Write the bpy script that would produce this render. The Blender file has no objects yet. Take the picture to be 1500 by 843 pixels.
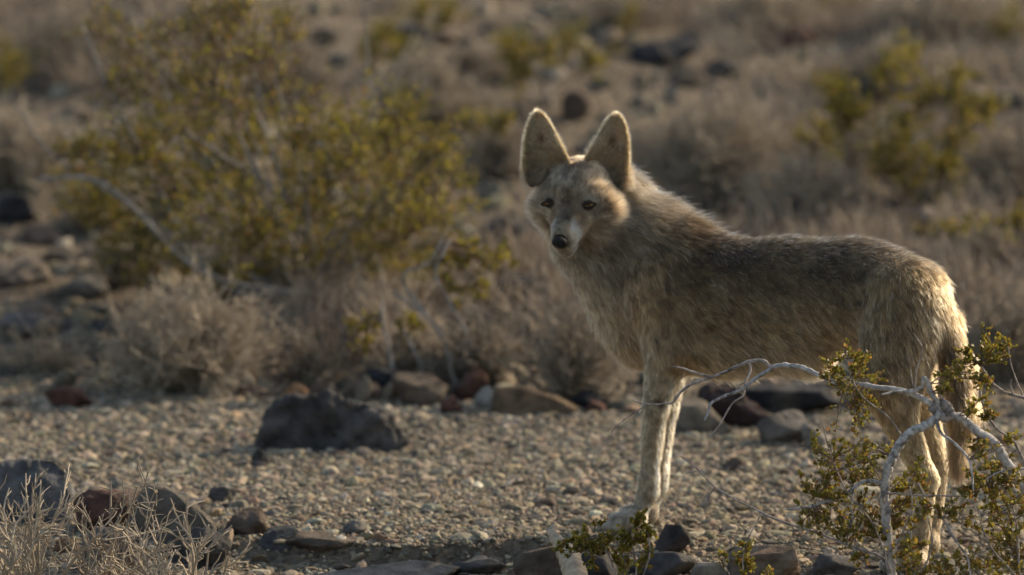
import bpy, math, random
import numpy as np
from mathutils import Vector
from mathutils.bvhtree import BVHTree
R = math.radians
scene = bpy.context.scene

# ------------------------------------------------------------------ camera, sky, sun, exposure
CAM_H, PITCH, F_MM = 2.0, R(7.41), 240.0
F_PX = 1500 * F_MM / 36.0
SUN_AZ, SUN_EL = R(54), R(28)          # azimuth measured from +Y (away) towards +X (right)
cam_d = bpy.data.cameras.new('camera'); cam = bpy.data.objects.new('camera', cam_d)
scene.collection.objects.link(cam)
cam.location = (0, 0, CAM_H); cam.rotation_euler = (math.pi/2 - PITCH, 0, 0)
cam_d.lens = F_MM; cam_d.sensor_width = 36; cam_d.clip_start = .1; cam_d.clip_end = 3000
cam_d.dof.use_dof = True; cam_d.dof.focus_distance = 11.52; cam_d.dof.aperture_fstop = 3.7
scene.camera = cam
world = bpy.data.worlds.new('World'); scene.world = world; world.use_nodes = True
wn = world.node_tree; bg = wn.nodes['Background']
sky = wn.nodes.new('ShaderNodeTexSky'); sky.sky_type = 'NISHITA'; sky.sun_disc = False
sky.sun_elevation = SUN_EL; sky.sun_rotation = SUN_AZ; sky.dust_density = 1.6
wn.links.new(sky.outputs[0], bg.inputs[0]); bg.inputs[1].default_value = .145
sun_d = bpy.data.lights.new('sun', 'SUN'); sun_d.energy = 3.6; sun_d.angle = R(.53); sun_d.color = (1, .87, .70)
sun = bpy.data.objects.new('sun', sun_d); scene.collection.objects.link(sun)
sdir = Vector((math.sin(SUN_AZ)*math.cos(SUN_EL), math.cos(SUN_AZ)*math.cos(SUN_EL), math.sin(SUN_EL)))
sun.rotation_euler = sdir.to_track_quat('Z', 'Y').to_euler(); sun.location = (8, 14, 8)
vs = scene.view_settings; vs.view_transform = 'Standard'; vs.look = 'None'; vs.gamma = 1; vs.use_curve_mapping = False
vs.exposure = 0.56
vs.use_white_balance = True; vs.white_balance_temperature = 7500; vs.white_balance_tint = 8
scene.cycles.max_bounces = 8; scene.cycles.transparent_max_bounces = 8
scene.cycles.diffuse_bounces = 3; scene.cycles.glossy_bounces = 3; scene.cycles.transmission_bounces = 5
scene.cycles.use_denoising = True

# ------------------------------------------------------------------ helpers
cp, sp = math.cos(PITCH), math.sin(PITCH)
def P(px, py, Y):
    """world point on the ray of photo pixel (px, py) at depth Y"""
    a, b = (px-750)/F_PX, (421.5-py)/F_PX
    d = np.array([a, cp + b*sp, -sp + b*cp]); return np.array([0, 0, CAM_H]) + d*(Y/d[1])
def proj(p):
    q = np.asarray(p, float) - np.array([0, 0, CAM_H])
    z = q[..., 1]*cp - q[..., 2]*sp; u = q[..., 1]*sp + q[..., 2]*cp
    return 750 + F_PX*q[..., 0]/z, 421.5 - F_PX*u/z
def nrm(v): v = np.asarray(v, float); return v/np.maximum(np.linalg.norm(v, axis=-1, keepdims=True), 1e-9)
def hash3(i, j, k, s):
    n = (i*73856093 ^ j*19349663 ^ k*83492791 ^ (s*2654435761 & 0xffffffff)) & 0xffffffff
    n = ((n >> 15) ^ n)*2246822519 & 0xffffffff; n = ((n >> 13) ^ n)*3266489917 & 0xffffffff
    return ((n >> 16) ^ n & 0xffffffff)/4294967295.0
def vnoise(p, s=0):
    p = np.asarray(p, float); f = np.floor(p).astype(np.int64); t = p-f; t = t*t*(3-2*t); r = 0
    for a in (0, 1):
        for b in (0, 1):
            for c in (0, 1):
                w = (t[..., 0] if a else 1-t[..., 0])*(t[..., 1] if b else 1-t[..., 1])*(t[..., 2] if c else 1-t[..., 2])
                r = r + w*hash3(f[..., 0]+a, f[..., 1]+b, f[..., 2]+c, s)
    return r*2-1
def fbm(p, o=4, s=0):
    p = np.asarray(p, float); r = 0; a = 1.0
    for k in range(o): r = r + a*vnoise(p*2**k + 17.3*k, s+k); a *= .5
    return r
def sstep(a, b, x): t = np.clip((x-a)/(b-a), 0, 1); return t*t*(3-2*t)
def ground_h(x, y):
    x = np.asarray(x, float); y = np.asarray(y, float); z0 = np.zeros_like(x+y)
    edge = 13.55 - .28*x                         # back edge of the gravel flat
    e = y-edge
    h = -.05*np.clip(11.90-y, 0, 3)*sstep(9, 11, y)*1.0
    h = h + .006*fbm(np.stack([x*2.2, y*2.2, z0], -1), 3, 5)
    yb = 11.885+.02*np.sin(x*9)+.03*vnoise(np.stack([x*6, z0, z0], -1), 4)
    h = h - .034*np.clip((yb-y)/.022, 0, 1)*sstep(-.62, -.40, x)*sstep(.16, .08, x)*sstep(11.30, 11.50, y)
    up = np.maximum(e, 0)
    h = h + .062*up + .05*sstep(0, .5, e)*fbm(np.stack([x*1.3, y*.9, z0+3], -1), 4, 9)
    h = h + .25*sstep(2, 9, e)*fbm(np.stack([x*.22, y*.22, z0+7], -1), 3, 21) + 3*sstep(30, 120, y)*(1+fbm(np.stack([x*.02, y*.02, z0], -1), 3, 31))
    return h
def G(px, py):
    """where the ray of a photo pixel meets the ground"""
    Ys = np.linspace(10.5, 30, 1400); pts = P(px, py, 1.0); pts = np.array([0, 0, CAM_H])+(pts-np.array([0, 0, CAM_H]))*Ys[:, None]
    d = pts[:, 2]-ground_h(pts[:, 0], pts[:, 1]); i = int(np.argmax(d < 0)) if (d < 0).any() else len(d)-1
    p = pts[i]; return float(p[0]), float(p[1]), float(ground_h(p[0], p[1]))

def tag(o, label=None, cat=None, group=None, kind=None):
    for k, v in (('label', label), ('category', cat), ('group', group), ('kind', kind)):
        if v: o[k] = v
    return o
def empty(name, loc):
    o = bpy.data.objects.new(name, None); scene.collection.objects.link(o); o.location = loc; o.empty_display_size = .05; return o
def mesh_np(name, V, F, mat, parent=None, col=None, smooth=True, loc=None):
    """V (n,3); F: list of (m,k) index arrays; world coordinates, re-based to loc/parent"""
    V = np.asarray(V, float)
    if loc is None: loc = (0, 0, 0) if parent is None else parent.location[:]
    V = V - np.array(loc)
    me = bpy.data.meshes.new(name); me.vertices.add(len(V)); me.vertices.foreach_set('co', V.astype(np.float32).ravel())
    F = [f for f in F if len(f)]
    nl = sum(f.size for f in F); npoly = sum(len(f) for f in F)
    me.loops.add(nl); me.polygons.add(npoly)
    me.loops.foreach_set('vertex_index', np.concatenate([f.ravel() for f in F]).astype(np.int32))
    tot = np.concatenate([np.full(len(f), f.shape[1]) for f in F]); st = np.concatenate([[0], np.cumsum(tot)[:-1]])
    me.polygons.foreach_set('loop_start', st.astype(np.int32))
    me.polygons.foreach_set('use_smooth', np.full(npoly, smooth))
    me.update(calc_edges=True)
    if col is not None:
        c = np.concatenate([np.asarray(col, float), np.ones((len(V), 1))], 1).astype(np.float32)
        me.color_attributes.new('Col', 'FLOAT_COLOR', 'POINT').data.foreach_set('color', c.ravel())
    me.materials.append(mat)
    o = bpy.data.objects.new(name, me); scene.collection.objects.link(o)
    if parent is None: o.location = loc
    else: o.parent = parent
    return o
def tubes(pts, rad, sides=3):
    """pts (M,K,3), rad (M,K) -> V, F"""
    M, K, _ = pts.shape
    t = np.gradient(pts, axis=1); t = nrm(t)
    ref = np.where(np.abs(t[:, :, 2:3]) > .9, np.array([1., 0, 0]), np.array([0, 0, 1.]))
    ref = np.broadcast_to(ref[:, :1], t.shape)
    a = nrm(np.cross(t, ref)); b = np.cross(t, a)
    th = np.linspace(0, 2*math.pi, sides, endpoint=False)
    V = pts[:, :, None] + rad[:, :, None, None]*(a[:, :, None]*np.cos(th)[:, None] + b[:, :, None]*np.sin(th)[:, None])
    idx = np.arange(M*K*sides).reshape(M, K, sides); n = np.roll(idx, -1, axis=2)
    F = np.stack([idx[:, :-1], n[:, :-1], n[:, 1:], idx[:, 1:]], -1).reshape(-1, 4)
    return V.reshape(-1, 3), F
def spline(pts, n):
    pts = np.asarray(pts, float); p = np.concatenate([[2*pts[0]-pts[1]], pts, [2*pts[-1]-pts[-2]]]); out = []
    m = len(pts)-1
    for u in np.linspace(0, m-1e-6, n):
        i = int(u); t = u-i; a, b, c, d = p[i:i+4]
        out.append(.5*((2*b)+(c-a)*t+(2*a-5*b+4*c-d)*t*t+(3*b-a-3*c+d)*t**3))
    return np.array(out)
class MB:
    def __init__(s): s.V = []; s.F = {}; s.C = []; s.n = 0
    def add(s, V, F, C):
        s.V.append(V); C = np.asarray(C, float)
        s.C.append(np.broadcast_to(C, (len(V), 3)) if C.ndim == 1 else C)
        for f in (F if isinstance(F, list) else [F]): s.F.setdefault(f.shape[1], []).append(f + s.n)
        s.n += len(V)
    def build(s, name, mat, parent=None, smooth=True, loc=None):
        return mesh_np(name, np.concatenate(s.V), [np.concatenate(v) for v in s.F.values()], mat, parent, np.concatenate(s.C), smooth, loc)

# ------------------------------------------------------------------ materials
def mat_new(name):
    m = bpy.data.materials.new(name); m.use_nodes = True; return m, m.node_tree, m.node_tree.nodes['Principled BSDF']
def node(nt, t, **kw):
    n = nt.nodes.new(t)
    for k, v in kw.items(): setattr(n, k, v)
    return n
def vc_mat(name, rough=.9, spec=.2, trans=0., bump=0., bscale=60., vary=.0, vscale=30.):
    m, nt, b = mat_new(name); a = node(nt, 'ShaderNodeVertexColor', layer_name='Col'); b.inputs['Roughness'].default_value = rough
    b.inputs['Specular IOR Level'].default_value = spec
    src = a.outputs[0]; geo = node(nt, 'ShaderNodeNewGeometry')
    if vary:
        n = node(nt, 'ShaderNodeTexNoise'); n.inputs['Scale'].default_value = vscale; n.inputs['Detail'].default_value = 6
        nt.links.new(geo.outputs['Position'], n.inputs['Vector'])
        r = node(nt, 'ShaderNodeMapRange'); r.inputs[1].default_value = .3; r.inputs[2].default_value = .7
        r.inputs[3].default_value = 1-vary; r.inputs[4].default_value = 1+vary; nt.links.new(n.outputs[0], r.inputs[0])
        v = node(nt, 'ShaderNodeVectorMath', operation='SCALE'); nt.links.new(src, v.inputs[0]); nt.links.new(r.outputs[0], v.inputs['Scale']); src = v.outputs[0]
    nt.links.new(src, b.inputs['Base Color'])
    if bump:
        n = node(nt, 'ShaderNodeTexNoise'); n.inputs['Scale'].default_value = bscale; n.inputs['Detail'].default_value = 8; n.inputs['Roughness'].default_value = .65
        nt.links.new(geo.outputs['Position'], n.inputs['Vector'])
        bp = node(nt, 'ShaderNodeBump'); bp.inputs['Strength'].default_value = .9; bp.inputs['Distance'].default_value = bump
        nt.links.new(n.outputs[0], bp.inputs['Height']); nt.links.new(bp.outputs[0], b.inputs['Normal'])
    if trans:
        tr = node(nt, 'ShaderNodeBsdfTranslucent'); nt.links.new(src, tr.inputs[0]); mx = node(nt, 'ShaderNodeMixShader'); mx.inputs[0].default_value = trans
        out = nt.nodes['Material Output']; nt.links.new(b.outputs[0], mx.inputs[1]); nt.links.new(tr.outputs[0], mx.inputs[2]); nt.links.new(mx.outputs[0], out.inputs[0])
    return m
M_peb = vc_mat('pebble_stone', .85, .25, vary=.25, vscale=120, bump=.0015, bscale=250)
M_rock = vc_mat('rock_stone', .88, .25, vary=.5, vscale=30, bump=.02, bscale=70)
M_bark = vc_mat('grey_bark', .85, .2, vary=.3, vscale=160, bump=.003, bscale=260)
M_twig = vc_mat('dry_twig', .9, .15, trans=.12)
M_leaf = vc_mat('resinous_leaf', .45, .45, trans=.5)
M_wood = vc_mat('weathered_wood', .85, .2, vary=.35, vscale=60, bump=.002, bscale=90)

mg, nt, b = mat_new('desert_soil')
geo = node(nt, 'ShaderNodeNewGeometry')
n1 = node(nt, 'ShaderNodeTexNoise'); n1.inputs['Scale'].default_value = 3.0; n1.inputs['Detail'].default_value = 8
n2 = node(nt, 'ShaderNodeTexVoronoi'); n2.inputs['Scale'].default_value = 70
n3 = node(nt, 'ShaderNodeTexNoise'); n3.inputs['Scale'].default_value = 140; n3.inputs['Detail'].default_value = 4
for n in (n1, n2, n3): nt.links.new(geo.outputs['Position'], n.inputs['Vector'])
cr = node(nt, 'ShaderNodeValToRGB'); cr.color_ramp.elements[0].position = .3; cr.color_ramp.elements[0].color = (.13, .105, .08, 1)
cr.color_ramp.elements[1].position = .7; cr.color_ramp.elements[1].color = (.25, .205, .155, 1)
nt.links.new(n1.outputs[0], cr.inputs[0])
cr2 = node(nt, 'ShaderNodeValToRGB'); cr2.color_ramp.elements[0].color = (.45, .45, .45, 1); cr2.color_ramp.elements[1].color = (1.35, 1.3, 1.25, 1)
nt.links.new(n2.outputs['Color'], cr2.inputs[0])
mx = node(nt, 'ShaderNodeMix', data_type='RGBA', blend_type='MULTIPLY'); mx.inputs[0].default_value = .8
nt.links.new(cr.outputs[0], mx.inputs[6]); nt.links.new(cr2.outputs[0], mx.inputs[7]); nt.links.new(mx.outputs[2], b.inputs['Base Color'])
b.inputs['Roughness'].default_value = .95; b.inputs['Specular IOR Level'].default_value = .1
ad = node(nt, 'ShaderNodeMath', operation='ADD'); nt.links.new(n2.outputs['Distance'], ad.inputs[0]); nt.links.new(n3.outputs[0], ad.inputs[1])
bp = node(nt, 'ShaderNodeBump'); bp.inputs['Distance'].default_value = .008; bp.inputs['Strength'].default_value = 1
nt.links.new(ad.outputs[0], bp.inputs['Height']); nt.links.new(bp.outputs[0], b.inputs['Normal'])

# ------------------------------------------------------------------ ground sheet
def axis_lines(lo, hi, a, b, fine, grow):
    c = list(np.arange(a, b, fine)); s = fine; x = c[-1]
    while x < hi: s = min(s*grow, 25); x += s; c.append(x)
    s = fine; x = a
    while x > lo: s = min(s*grow, 25); x -= s; c.insert(0, x)
    return np.array(c)
xs = axis_lines(-500, 500, -1.7, 1.7, .03, 1.06); ys = axis_lines(-40, 700, 10.9, 15.6, .014, 1.03)
X, Yg = np.meshgrid(xs, ys); Z = ground_h(X, Yg)
idx = np.arange(X.size).reshape(X.shape)
mesh_np('ground', np.stack([X, Yg, Z], -1).reshape(-1, 3), [np.stack([idx[:-1, :-1], idx[:-1, 1:], idx[1:, 1:], idx[1:, :-1]], -1).reshape(-1, 4)], mg)
tag(bpy.data.objects['ground'], kind='structure')

# ------------------------------------------------------------------ pebbles (uncountable)
def ico(sub):
    import bmesh
    bm = bmesh.new(); bmesh.ops.create_icosphere(bm, subdivisions=sub, radius=1)
    V = np.array([v.co[:] for v in bm.verts]); F = np.array([[v.index for v in f.verts] for f in bm.faces]); bm.free(); return V, F
ICO = {k: ico(k) for k in (1, 2, 3, 4, 5)}
def stone_shape(V, rng, npl=11, soft=14., rough=.04, seed=0, nscale=2.2):
    n = nrm(rng.normal(size=(npl, 3))); d = rng.uniform(.62, 1.0, npl)
    dots = V@n.T; r = d/np.maximum(dots, 1e-3); r = np.minimum(r, 3)
    r = -np.log(np.exp(-soft*r).sum(1))/soft; r = np.clip(r, .3, 1.25)
    r = r*(1+rough*fbm(V*nscale+seed*7.7, 4, seed))
    return V*r[:, None]
PAL = np.array([.90, .86, .80])*np.array([[.33, .28, .215], [.26, .225, .17], [.20, .18, .145], [.40, .35, .275], [.13, .12, .105], [.22, .165, .125], [.20, .20, .17], [.50, .46, .39], [.085, .078, .07], [.33, .255, .17]])
def scatter_stones(name, n, region, smin, smax, sub, seed, label, power=2.2, flat=.5, bury=.15, pal=PAL, pw=None):
    rng = np.random.default_rng(seed); base, F = ICO[sub]
    xy = region(rng, n); n = len(xy)
    s = smin*(smax/smin)**(rng.uniform(0, 1, n)**power)
    var = np.stack([stone_shape(base, rng, 8, 60, .09, k) for k in range(14)])
    V = var[rng.integers(0, 14, n)]*np.stack([rng.uniform(.8, 1.3, n), rng.uniform(.6, 1., n), rng.uniform(flat*.6, flat*1.5, n)], -1)[:, None]
    tx = rng.normal(0, .5, n); ct, st = np.cos(tx)[:, None], np.sin(tx)[:, None]
    V = np.stack([V[..., 0], V[..., 1]*ct-V[..., 2]*st, V[..., 1]*st+V[..., 2]*ct], -1)
    a = rng.uniform(0, 6.283, n); ca, sa = np.cos(a)[:, None], np.sin(a)[:, None]
    V = np.stack([V[..., 0]*ca-V[..., 1]*sa, V[..., 0]*sa+V[..., 1]*ca, V[..., 2]], -1)*s[:, None, None]
    z = ground_h(xy[:, 0], xy[:, 1]) + s*(flat*.5-bury)
    V = V + np.stack([xy[:, 0], xy[:, 1], z], -1)[:, None]
    if pw is None: pw = np.array([.2, .17, .14, .12, .09, .08, .09, .035, .035, .04])
    c = pal[rng.choice(len(pal), n, p=pw/pw.sum())]*rng.uniform(.8, 1.2, (n, 1))*rng.uniform(.94, 1.06, (n, 3))
    C = np.repeat(c, len(base), 0); Fi = (F[None]+(np.arange(n)*len(base))[:, None, None]).reshape(-1, 3)
    o = mesh_np(name, V.reshape(-1, 3), [Fi], M_peb, None, C, smooth=False)
    return tag(o, label, 'gravel' if 'gravel' in label else 'rubble', kind='stuff')
def pad_region(rng, n):
    x = rng.uniform(-2.0, 2.0, n); y = rng.uniform(10.7, 14.4, n)
    return np.stack([x, y], -1)[(y < 13.75-.28*x)]
scatter_stones('gravel', 160000, pad_region, .0026, .0085, 1, 1, 'tan and grey pebbles packed over the flat gravel ground', 1.2, .55)
scatter_stones('gravel', 22000, pad_region, .0060, .019, 2, 2, 'larger mixed flat stones strewn on the gravel flat', 2.2, .42)
def slope_region(rng, n):
    y = 13.4+rng.uniform(0, 1, n)**1.3*9; x = rng.uniform(-1, 1, n)*(.15*y+.3)
    return np.stack([x, y], -1)[(y > 13.5-.28*x)]

# ------------------------------------------------------------------ rocks (each a thing)
DARK, GREY, BROWN, RED, TAN, PALE, ORANGE, BLACK = (.085, .08, .078), (.17, .155, .14), (.15, .11, .085), (.14, .07, .055), (.30, .25, .19), (.48, .44, .38), (.36, .21, .12), (.045, .045, .05)
def rock(px, py, w, h, col, label, seed, depth=None, rough=.07, group=None, sub=4, tilt=0., soft=16., name='rock', npl=12):
    """px, py = the middle of the rock's foot in the photo, w x h its size in photo pixels"""
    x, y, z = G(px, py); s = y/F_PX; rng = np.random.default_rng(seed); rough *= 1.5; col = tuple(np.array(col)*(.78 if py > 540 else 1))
    V, F = ICO[sub]; V = stone_shape(V, rng, npl, soft, rough, seed)
    mn, mx_ = V.min(0), V.max(0); V = (V-(mn+mx_)/2)/((mx_-mn)/2)
    W, Hh = w*s/2, h*s/2*1.02; D = (depth or .8)*W
    V = V*np.array([W, D, Hh*1.25])
    V = V + .35*min(W, Hh)*rough*fbm(V/min(W, Hh)*2.5, 4, seed)[:, None]*nrm(V)
    ct, st = math.cos(tilt), math.sin(tilt); V = np.stack([V[:, 0]*ct-V[:, 2]*st, V[:, 1], V[:, 0]*st+V[:, 2]*ct], -1)
    cy = y+D*.75; gz = float(ground_h(x, cy))
    zt = z + h*s*1.0; V[:, 2] += zt - V[:, 2].max() - gz
    V = V + np.array([x, cy, gz])
    c = np.array(col)*(1+.22*fbm(V*14, 3, seed)[:, None])
    dust = sstep(.15, .6, fbm(V*9+5, 3, seed+3))[:, None]*.35; c = c*(1-dust)+np.array([.27, .23, .18])*dust*(1 if sum(col) > .3 else .6)+c*dust*(0 if sum(col) > .3 else .4)
    o = mesh_np(name, V, [F], M_rock, None, np.clip(c, .01, .8), True, loc=(x, cy, gz))
    return tag(o, label, 'rock', group)
ROCKS = [
 (100, 601, 72, 32, RED, 'small dark red rock on the gravel at the far left', 12, .7, .06),
 (384, 582, 26, 30, TAN, 'small upright tan stone right of the sunlit tan rock', 14, .8, .05),
 (432, 584, 40, 22, ORANGE, 'small orange stone behind the large dark boulder', 15, .8, .05),
 (470, 590, 34, 34, BROWN, 'small brown stone touching the back of the dark boulder', 16, .8, .05),
 (533, 592, 26, 44, TAN, 'narrow pointed tan stone right behind the dark boulder', 17, .8, .05),
 (562, 582, 60, 42, BLACK, 'black rock in the row behind the gravel flat', 18, .8, .08),
 (614, 596, 84, 46, BROWN, 'dark brown rock right of the black rock in the back row', 19, .8, .07),
 (690, 588, 56, 50, RED, 'upright reddish rock behind the small white stone', 20, .8, .06),
 (710, 600, 36, 32, PALE, 'small white stone in front of the reddish rock', 21, .8, .04),
 (661, 608, 34, 28, RED, 'small round dark red stone left of the white stone', 22, .8, .06),
 (866, 602, 64, 28, BLACK, 'flat black rock left of the coyote front leg', 24, .8, .06),
 (872, 606, 36, 18, RED, 'small reddish stone in front of the flat black rock', 25, .8, .06),
 (1022, 634, 76, 46, (.2, .165, .125), 'pale tan slanting rock just right of the coyote front leg', 26, .8, .04),
 (1072, 628, 120, 66, (.06, .04, .04), 'large black and red rock seen under the coyote belly', 27, .7, .08),
 (1146, 652, 76, 46, GREY, 'rounded grey rock below the coyote belly', 28, .8, .04),
 (1194, 658, 44, 36, (.30, .27, .24), 'small pale grey stone right of the rounded grey rock', 29, .8, .04),
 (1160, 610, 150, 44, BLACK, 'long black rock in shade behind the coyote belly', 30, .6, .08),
 (382, 682, 28, 24, DARK, 'small dark stone at the left foot of the large boulder', 31, .8, .06),
 (170, 782, 130, 62, RED, 'reddish brown rock among the dry twigs at lower left', 33, .8, .06),
 (360, 788, 66, 40, BROWN, 'dark brown lump of rock right of the grey slanting rock', 35, .8, .08),
 (321, 738, 36, 22, DARK, 'small dark stone above the grey slanting rock', 36, .8, .06),
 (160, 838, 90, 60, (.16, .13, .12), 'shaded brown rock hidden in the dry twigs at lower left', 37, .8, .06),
 (98, 812, 40, 24, ORANGE, 'small orange stone lying inside the dry twigs', 38, .8, .04),
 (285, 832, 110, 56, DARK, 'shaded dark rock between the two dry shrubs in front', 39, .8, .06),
 (470, 813, 110, 26, BROWN, 'flat brown rock at the edge of the foreground shadow', 40, .8, .05),
 (518, 784, 40, 20, GREY, 'small grey stone just above the foreground shadow', 41, .8, .05),
 (570, 864, 210, 34, (.27, .235, .2), 'wide flat tan rock at the bottom edge left of centre', 42, .6, .04),
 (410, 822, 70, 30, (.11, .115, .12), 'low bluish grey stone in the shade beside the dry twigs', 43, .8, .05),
 (805, 858, 110, 56, BROWN, 'brown boulder at the bottom edge beside the weathered wood', 44, .8, .05),
 (868, 862, 90, 50, DARK, 'dark boulder behind the leafy sprig at the bottom edge', 45, .8, .05),
 (985, 814, 56, 44, (.10, .085, .08), 'dark rock in front of the coyote front paws', 46, .8, .06),
 (972, 850, 100, 40, (.13, .12, .115), 'low dark rock at the bottom edge below the front paws', 47, .8, .06),
 (1040, 862, 60, 34, TAN, 'small tan rock at the bottom edge right of the low dark rock', 48, .8, .05),
 (1120, 862, 112, 60, (.22, .145, .105), 'rounded reddish brown boulder at the bottom edge', 49, .8, .04),
 (1225, 850, 80, 36, (.14, .13, .125), 'grey rock at the bottom edge left of the pale trunk', 50, .8, .05),
 (698, 848, 90, 26, (.12, .115, .11), 'low dark stone in the shadow at the bottom centre', 51, .8, .05),
 (560, 622, 26, 16, BROWN, 'tiny brown stone against the right side of the boulder', 52, .8, .05),
 (676, 622, 24, 12, GREY, 'tiny grey stone on the gravel below the dark red stone', 53, .8, .05),
 (800, 745, 34, 14, BROWN, 'small flat brown stone midway across the gravel', 54, .8, .05),
 (1080, 690, 46, 18, BROWN, 'flat brown stone on gravel right of the front legs', 55, .8, .05),
 (1062, 640, 22, 18, TAN, 'tiny pale stone below the large black and red rock', 56, .8, .05),
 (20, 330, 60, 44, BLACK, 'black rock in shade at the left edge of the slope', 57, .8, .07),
 (845, 178, 46, 46, (.15, .11, .085), 'dark brown rock rising behind the coyote ears', 58, .8, .05),
 (975, 96, 100, 36, BLACK, 'long black rock high on the slope right of the ears', 59, .8, .06),
 (1055, 116, 56, 30, BLACK, 'black rock right of the long black rock high up', 60, .8, .06),
 (1272, 150, 90, 34, BLACK, 'black rock on the slope between two yellow green bushes', 61, .8, .06),
 (1400, 170, 80, 44, BLACK, 'black rock behind the right hand yellow green bush', 62, .8, .06),
 (1480, 165, 70, 26, BLACK, 'low black rock near the right edge of the slope', 63, .8, .06),
 (1455, 70, 60, 36, BLACK, 'small black rock near the upper right corner', 64, .8, .06),
 (1170, 68, 50, 30, RED, 'dark red rock near the top right of centre', 65, .8, .06),
 (1305, 318, 50, 24, BLACK, 'black rock just above the coyote back', 66, .8, .06),
 (1360, 330, 60, 26, (.28, .23, .19), 'pale rock just above the coyote rump', 67, .8, .06),
 (600, 60, 60, 24, BLACK, 'small black rock near the top left of centre', 68, .8, .06),
 (640, 68, 70, 26, BROWN, 'brown rock near the top centre of the slope', 69, .8, .06),
 (425, 95, 40, 36, BLACK, 'dark rock high up behind the large green bush', 70, .8, .06),
 (170, 40, 50, 30, DARK, 'dark rock near the top left corner', 71, .8, .06),
 (60, 360, 60, 34, (.20, .15, .12), 'pinkish brown rock on the slope at far left', 72, .8, .06),
 (30, 420, 90, 36, (.24, .19, .15), 'pale brown flat rock at the left edge above the grass', 73, .8, .06),
 (120, 440, 80, 36, GREY, 'grey rock left of the pale dry grass clump', 74, .8, .06),
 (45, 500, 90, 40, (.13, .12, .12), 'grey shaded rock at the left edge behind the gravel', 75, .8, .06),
 (150, 500, 60, 30, DARK, 'dark rock at the left side of the dry grass clump', 76, .8, .06),
 (640, 400, 90, 50, BLACK, 'black rock right of the large green bush', 77, .8, .06),
 (700, 390, 56, 34, (.22, .17, .14), 'brown rock left of the coyote muzzle', 78, .8, .06),
 (740, 350, 60, 30, DARK, 'dark rock level with the coyote muzzle', 79, .8, .06),
 (760, 440, 80, 36, DARK, 'dark rock among brush left of the coyote throat', 80, .8, .06),
 (700, 480, 70, 30, (.16, .12, .1), 'brown rock among stems left of the coyote chest', 81, .8, .06),
 (820, 520, 60, 30, DARK, 'dark rock behind dry brush below the coyote throat', 82, .8, .06),
 (740, 530, 70, 34, (.14, .12, .11), 'grey brown rock below the brush left of the chest', 83, .8, .06),
 (570, 428, 24, 20, PALE, 'small white stone under the large green bush', 84, .8, .04),
 (632, 430, 30, 16, PALE, 'small pale stone right of the white stone under the bush', 85, .8, .04),
 (1460, 300, 44, 30, (.30, .25, .21), 'pale rock near the right edge beside a green bush', 86, .8, .05),
 (1480, 400, 50, 30, (.3, .27, .25), 'pale grey rock at the right edge level with the rump', 87, .8, .05),
]
for r in ROCKS:
    px, py, w, h, c, lab, sd, dp, ro = r
    if py < 500 and sum(c) < .3: w, h = w*1.05, h*1.0
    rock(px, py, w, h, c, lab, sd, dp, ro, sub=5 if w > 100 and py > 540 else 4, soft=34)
def hull_rock(pix, py_foot, depth, col, label, seed, amp=.006):
    """angular boulder: convex hull of an outline seen from the flat, given real depth, then broken up"""
    import bmesh
    px0 = sum(p[0] for p in pix)/len(pix); x, y, z = G(px0, py_foot); rng = np.random.default_rng(seed); bm = bmesh.new(); top = min(p[1] for p in pix)
    for a, b in pix:
        hgt = (py_foot-b)/(py_foot-top)                      # 0 foot, 1 crest
        for f in (0, 1, .5):
            off = depth*((.10+.35*hgt) if f == 0 else (1-.25*hgt) if f == 1 else .5)+rng.uniform(-.12, .12)*depth*(f != 0)
            q = P(a, b, y); q[1] += off; q[0] += rng.uniform(-.006, .006)*(f > 0)-(0 if f == 0 else (q[0]-P(px0, b, y)[0])*.12*(f == 1)); q[2] += 0 if f == 0 else -.012*rng.uniform(0, 1)*(f == 1)
            bm.verts.new(q)
            if hgt < .12: q2 = q.copy(); q2[2] -= .03; bm.verts.new(q2)
    bmesh.ops.convex_hull(bm, input=bm.verts); bmesh.ops.delete(bm, geom=[v for v in bm.verts if not v.link_faces], context='VERTS')
    bmesh.ops.triangulate(bm, faces=bm.faces)
    for k in range(6):
        es = [e for e in bm.edges if e.calc_length() > .0075]
        if not es or len(bm.verts) > 30000: break
        bmesh.ops.subdivide_edges(bm, edges=es, cuts=1, smooth=.12); bmesh.ops.triangulate(bm, faces=[f for f in bm.faces if len(f.verts) > 3])
    bm.normal_update(); V = np.array([v.co[:] for v in bm.verts]); N = np.array([v.normal[:] for v in bm.verts]); F = np.array([[v.index for v in f.verts] for f in bm.faces]); bm.free()
    V = V + N*(amp*1.3*fbm(V*26, 6, seed)+amp*.5*np.abs(vnoise(V*60, seed+2)))[:, None]
    c = np.array(col)*(1+.25*fbm(V*16, 3, seed)[:, None]); gz_ = float(ground_h(x, y+depth*.5))
    return tag(mesh_np('rock', V, [F], M_rock, None, np.clip(c, .01, .8), True, loc=(x, y+depth*.5, gz_)), label, 'rock')
hull_rock([(383, 658), (387, 620), (398, 602), (438, 600), (462, 592), (481, 581), (500, 590), (545, 600), (572, 624), (598, 650), (560, 656), (500, 662), (430, 664)], 664, .11, (.075, .070, .068), 'large dark angular boulder sitting alone on the gravel flat', 301, .011)
hull_rock([(-60, 760), (-50, 700), (-10, 690), (40, 682), (75, 682), (95, 700), (104, 735), (90, 765), (20, 772)], 772, .14, (.12, .12, .125), 'large grey boulder at the left edge above the dry twigs', 32, .006)
hull_rock([(186, 790), (196, 742), (216, 722), (250, 728), (285, 748), (312, 772), (318, 792), (250, 800)], 800, .12, (.14, .12, .10), 'grey slanting rock with a striped top at lower left', 34, .005)
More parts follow.
